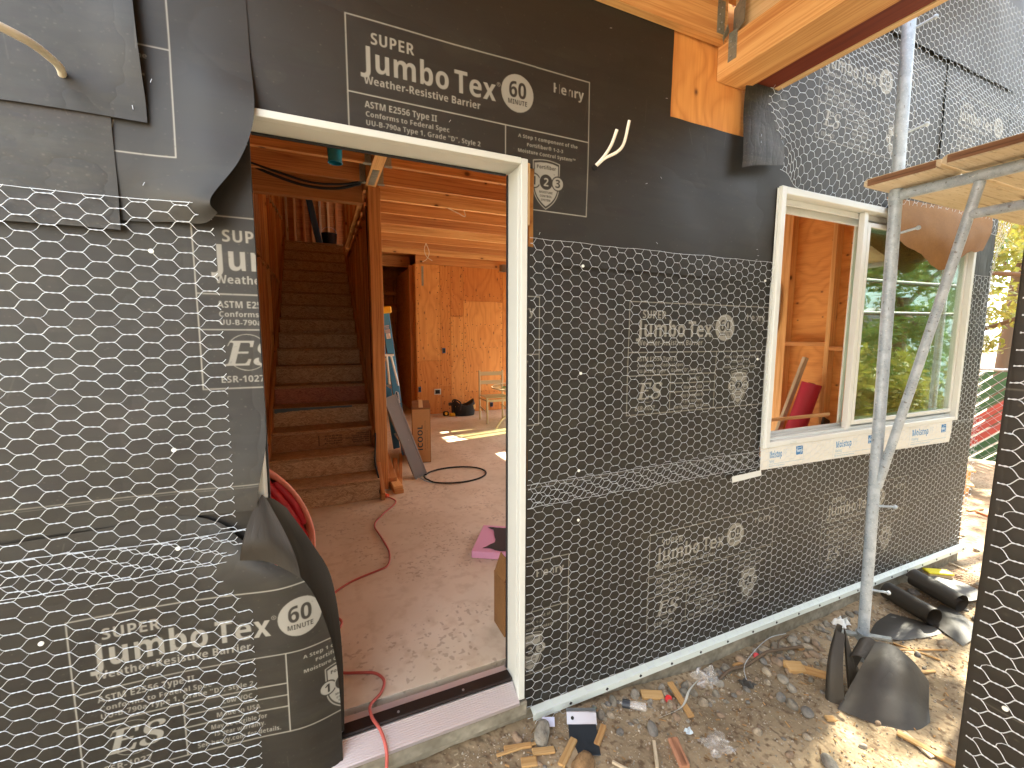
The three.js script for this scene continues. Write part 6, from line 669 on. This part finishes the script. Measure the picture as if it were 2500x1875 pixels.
{ // slatted fence
  const f = thing('slatted_fence', 'chain link fence with diagonal green and red slats', 'fence', [8.6, -0.28, -1.55]); f.rotation.y = -1.2; const W = 3.4, H = 1.35;
  for (const x of [-W / 2, 0, W / 2]) part('post', rod([x, 0, 0], [x, H + 0.1, 0], 0.025, 10), M.galv, f); part('top_rail', rod([-W / 2, H, 0], [W / 2, H, 0], 0.02, 10), M.galv, f);
  for (let k = 0; k < 30; k++) { const red = (k % 9) > 5; const x0 = -W / 2 - 0.9 + k * 0.145; const pts = []; const clipS = (x, y) => [clamp(x, -W / 2, W / 2), y]; const bx = x0, tx = x0 + H * 0.95, w = 0.115; let y0 = 0.04, y1 = H - 0.03; if (bx < -W / 2) y0 += (-W / 2 - bx) / 0.95; if (tx + w > W / 2) y1 -= (tx + w - W / 2) / 0.95; if (y1 - y0 < 0.08) continue; const xa = x0 + y0 * 0.95, xb = x0 + y1 * 0.95; const g = nidx(new THREE.ExtrudeGeometry(new THREE.Shape([[xa, y0], [xa + w, y0], [xb + w, y1], [xb, y1]].map(q => new THREE.Vector2(...q))), { depth: 0.006, bevelEnabled: false })); part('slat', g, red ? M.slatRed : M.slatGreen, f); }
  const ws = []; for (let k = -8; k < 26; k++) { const x = -W / 2 + k * 0.13; for (const s of [1, -1]) { let a = [x, 0.02], b = [x + s * H, H]; const cl = (p, q, lim) => { const t = (lim - p[0]) / (q[0] - p[0]); return [lim, p[1] + t * (q[1] - p[1])]; }; if (Math.max(a[0], b[0]) < -W / 2 || Math.min(a[0], b[0]) > W / 2) continue; if (a[0] < -W / 2) a = cl(a, b, -W / 2); if (b[0] < -W / 2) b = cl(a, b, -W / 2); if (a[0] > W / 2) a = cl(a, b, W / 2); if (b[0] > W / 2) b = cl(a, b, W / 2); ws.push(rod([a[0], a[1], s * 0.004 + 0.016], [b[0], b[1], s * 0.004 + 0.016], 0.0022, 4)); } } part('chain_link', merge(ws), M.galv, f);
}
solo('blue_tarp', surf([[[7.1, 1.05, -1.42], [7.25, 1.02, -1.2], [7.4, 0.98, -0.98]], [[7.05, 0.92, -1.38], [7.2, 0.86, -1.18], [7.36, 0.9, -0.96]], [[7.1, 0.72, -1.4], [7.22, 0.66, -1.2], [7.38, 0.74, -0.98]]], 20, 16, null, p => { p[0] += 0.05 * (fbm(p[1] * 9, p[2] * 9, 3, 3) - 0.5); }), M.tarp, 'blue tarp bunched over the grey cloth by the fence', 'tarp');
solo('grey_cloth', surf([[[7.05, 0.95, -1.4], [7.05, 0.93, -1.3], [7.1, 0.9, -1.2]], [[7.02, 0.55, -1.44], [7.0, 0.5, -1.34], [7.06, 0.5, -1.24]], [[7.05, 0.15, -1.5], [7.03, 0.1, -1.42], [7.08, 0.12, -1.34]], [[7.05, -0.24, -1.52], [7.03, -0.25, -1.46], [7.1, -0.24, -1.4]]], 16, 30, null, p => { p[0] += 0.05 * (fbm(p[2] * 14, p[1] * 3, 8, 3) - 0.5); }), M.cloth, 'grey cloth hanging below the blue tarp', 'cloth');
solo('pink_bag', (() => { const g = stoneGeo(77, false); g.scale(0.2, 0.3, 0.2); return g; })(), std({ color: 0xd87a80, roughness: 0.8 }), 'pink sack resting on the pallet stack', 'sack', [7.0, 0.22, -1.05]);
{ const p = thing('wood_pallet', 'wooden pallet stack by the fence in the sun', 'pallet', [6.85, -0.27, -1.12]); p.rotation.y = 0.5; for (let k = 0; k < 2; k++) { const y = k * 0.17; for (const z of [-0.3, 0, 0.3]) part('stringer', cbox(0.7, 0.09, 0.04, 0.004), M.firA, p, [0, y + 0.055, z]); for (let q = 0; q < 6; q++) part('deck_board', cbox(0.09, 0.018, 0.72, 0.003), M.pale, p, [-0.3 + q * 0.12, y + 0.11, 0]); } part('board', cbox(0.1, 0.6, 0.03, 0.003), M.pale, p, [-0.38, 0.3, 0.2], [0, 0, 0.05]); }
renderer.render(scene, camera);
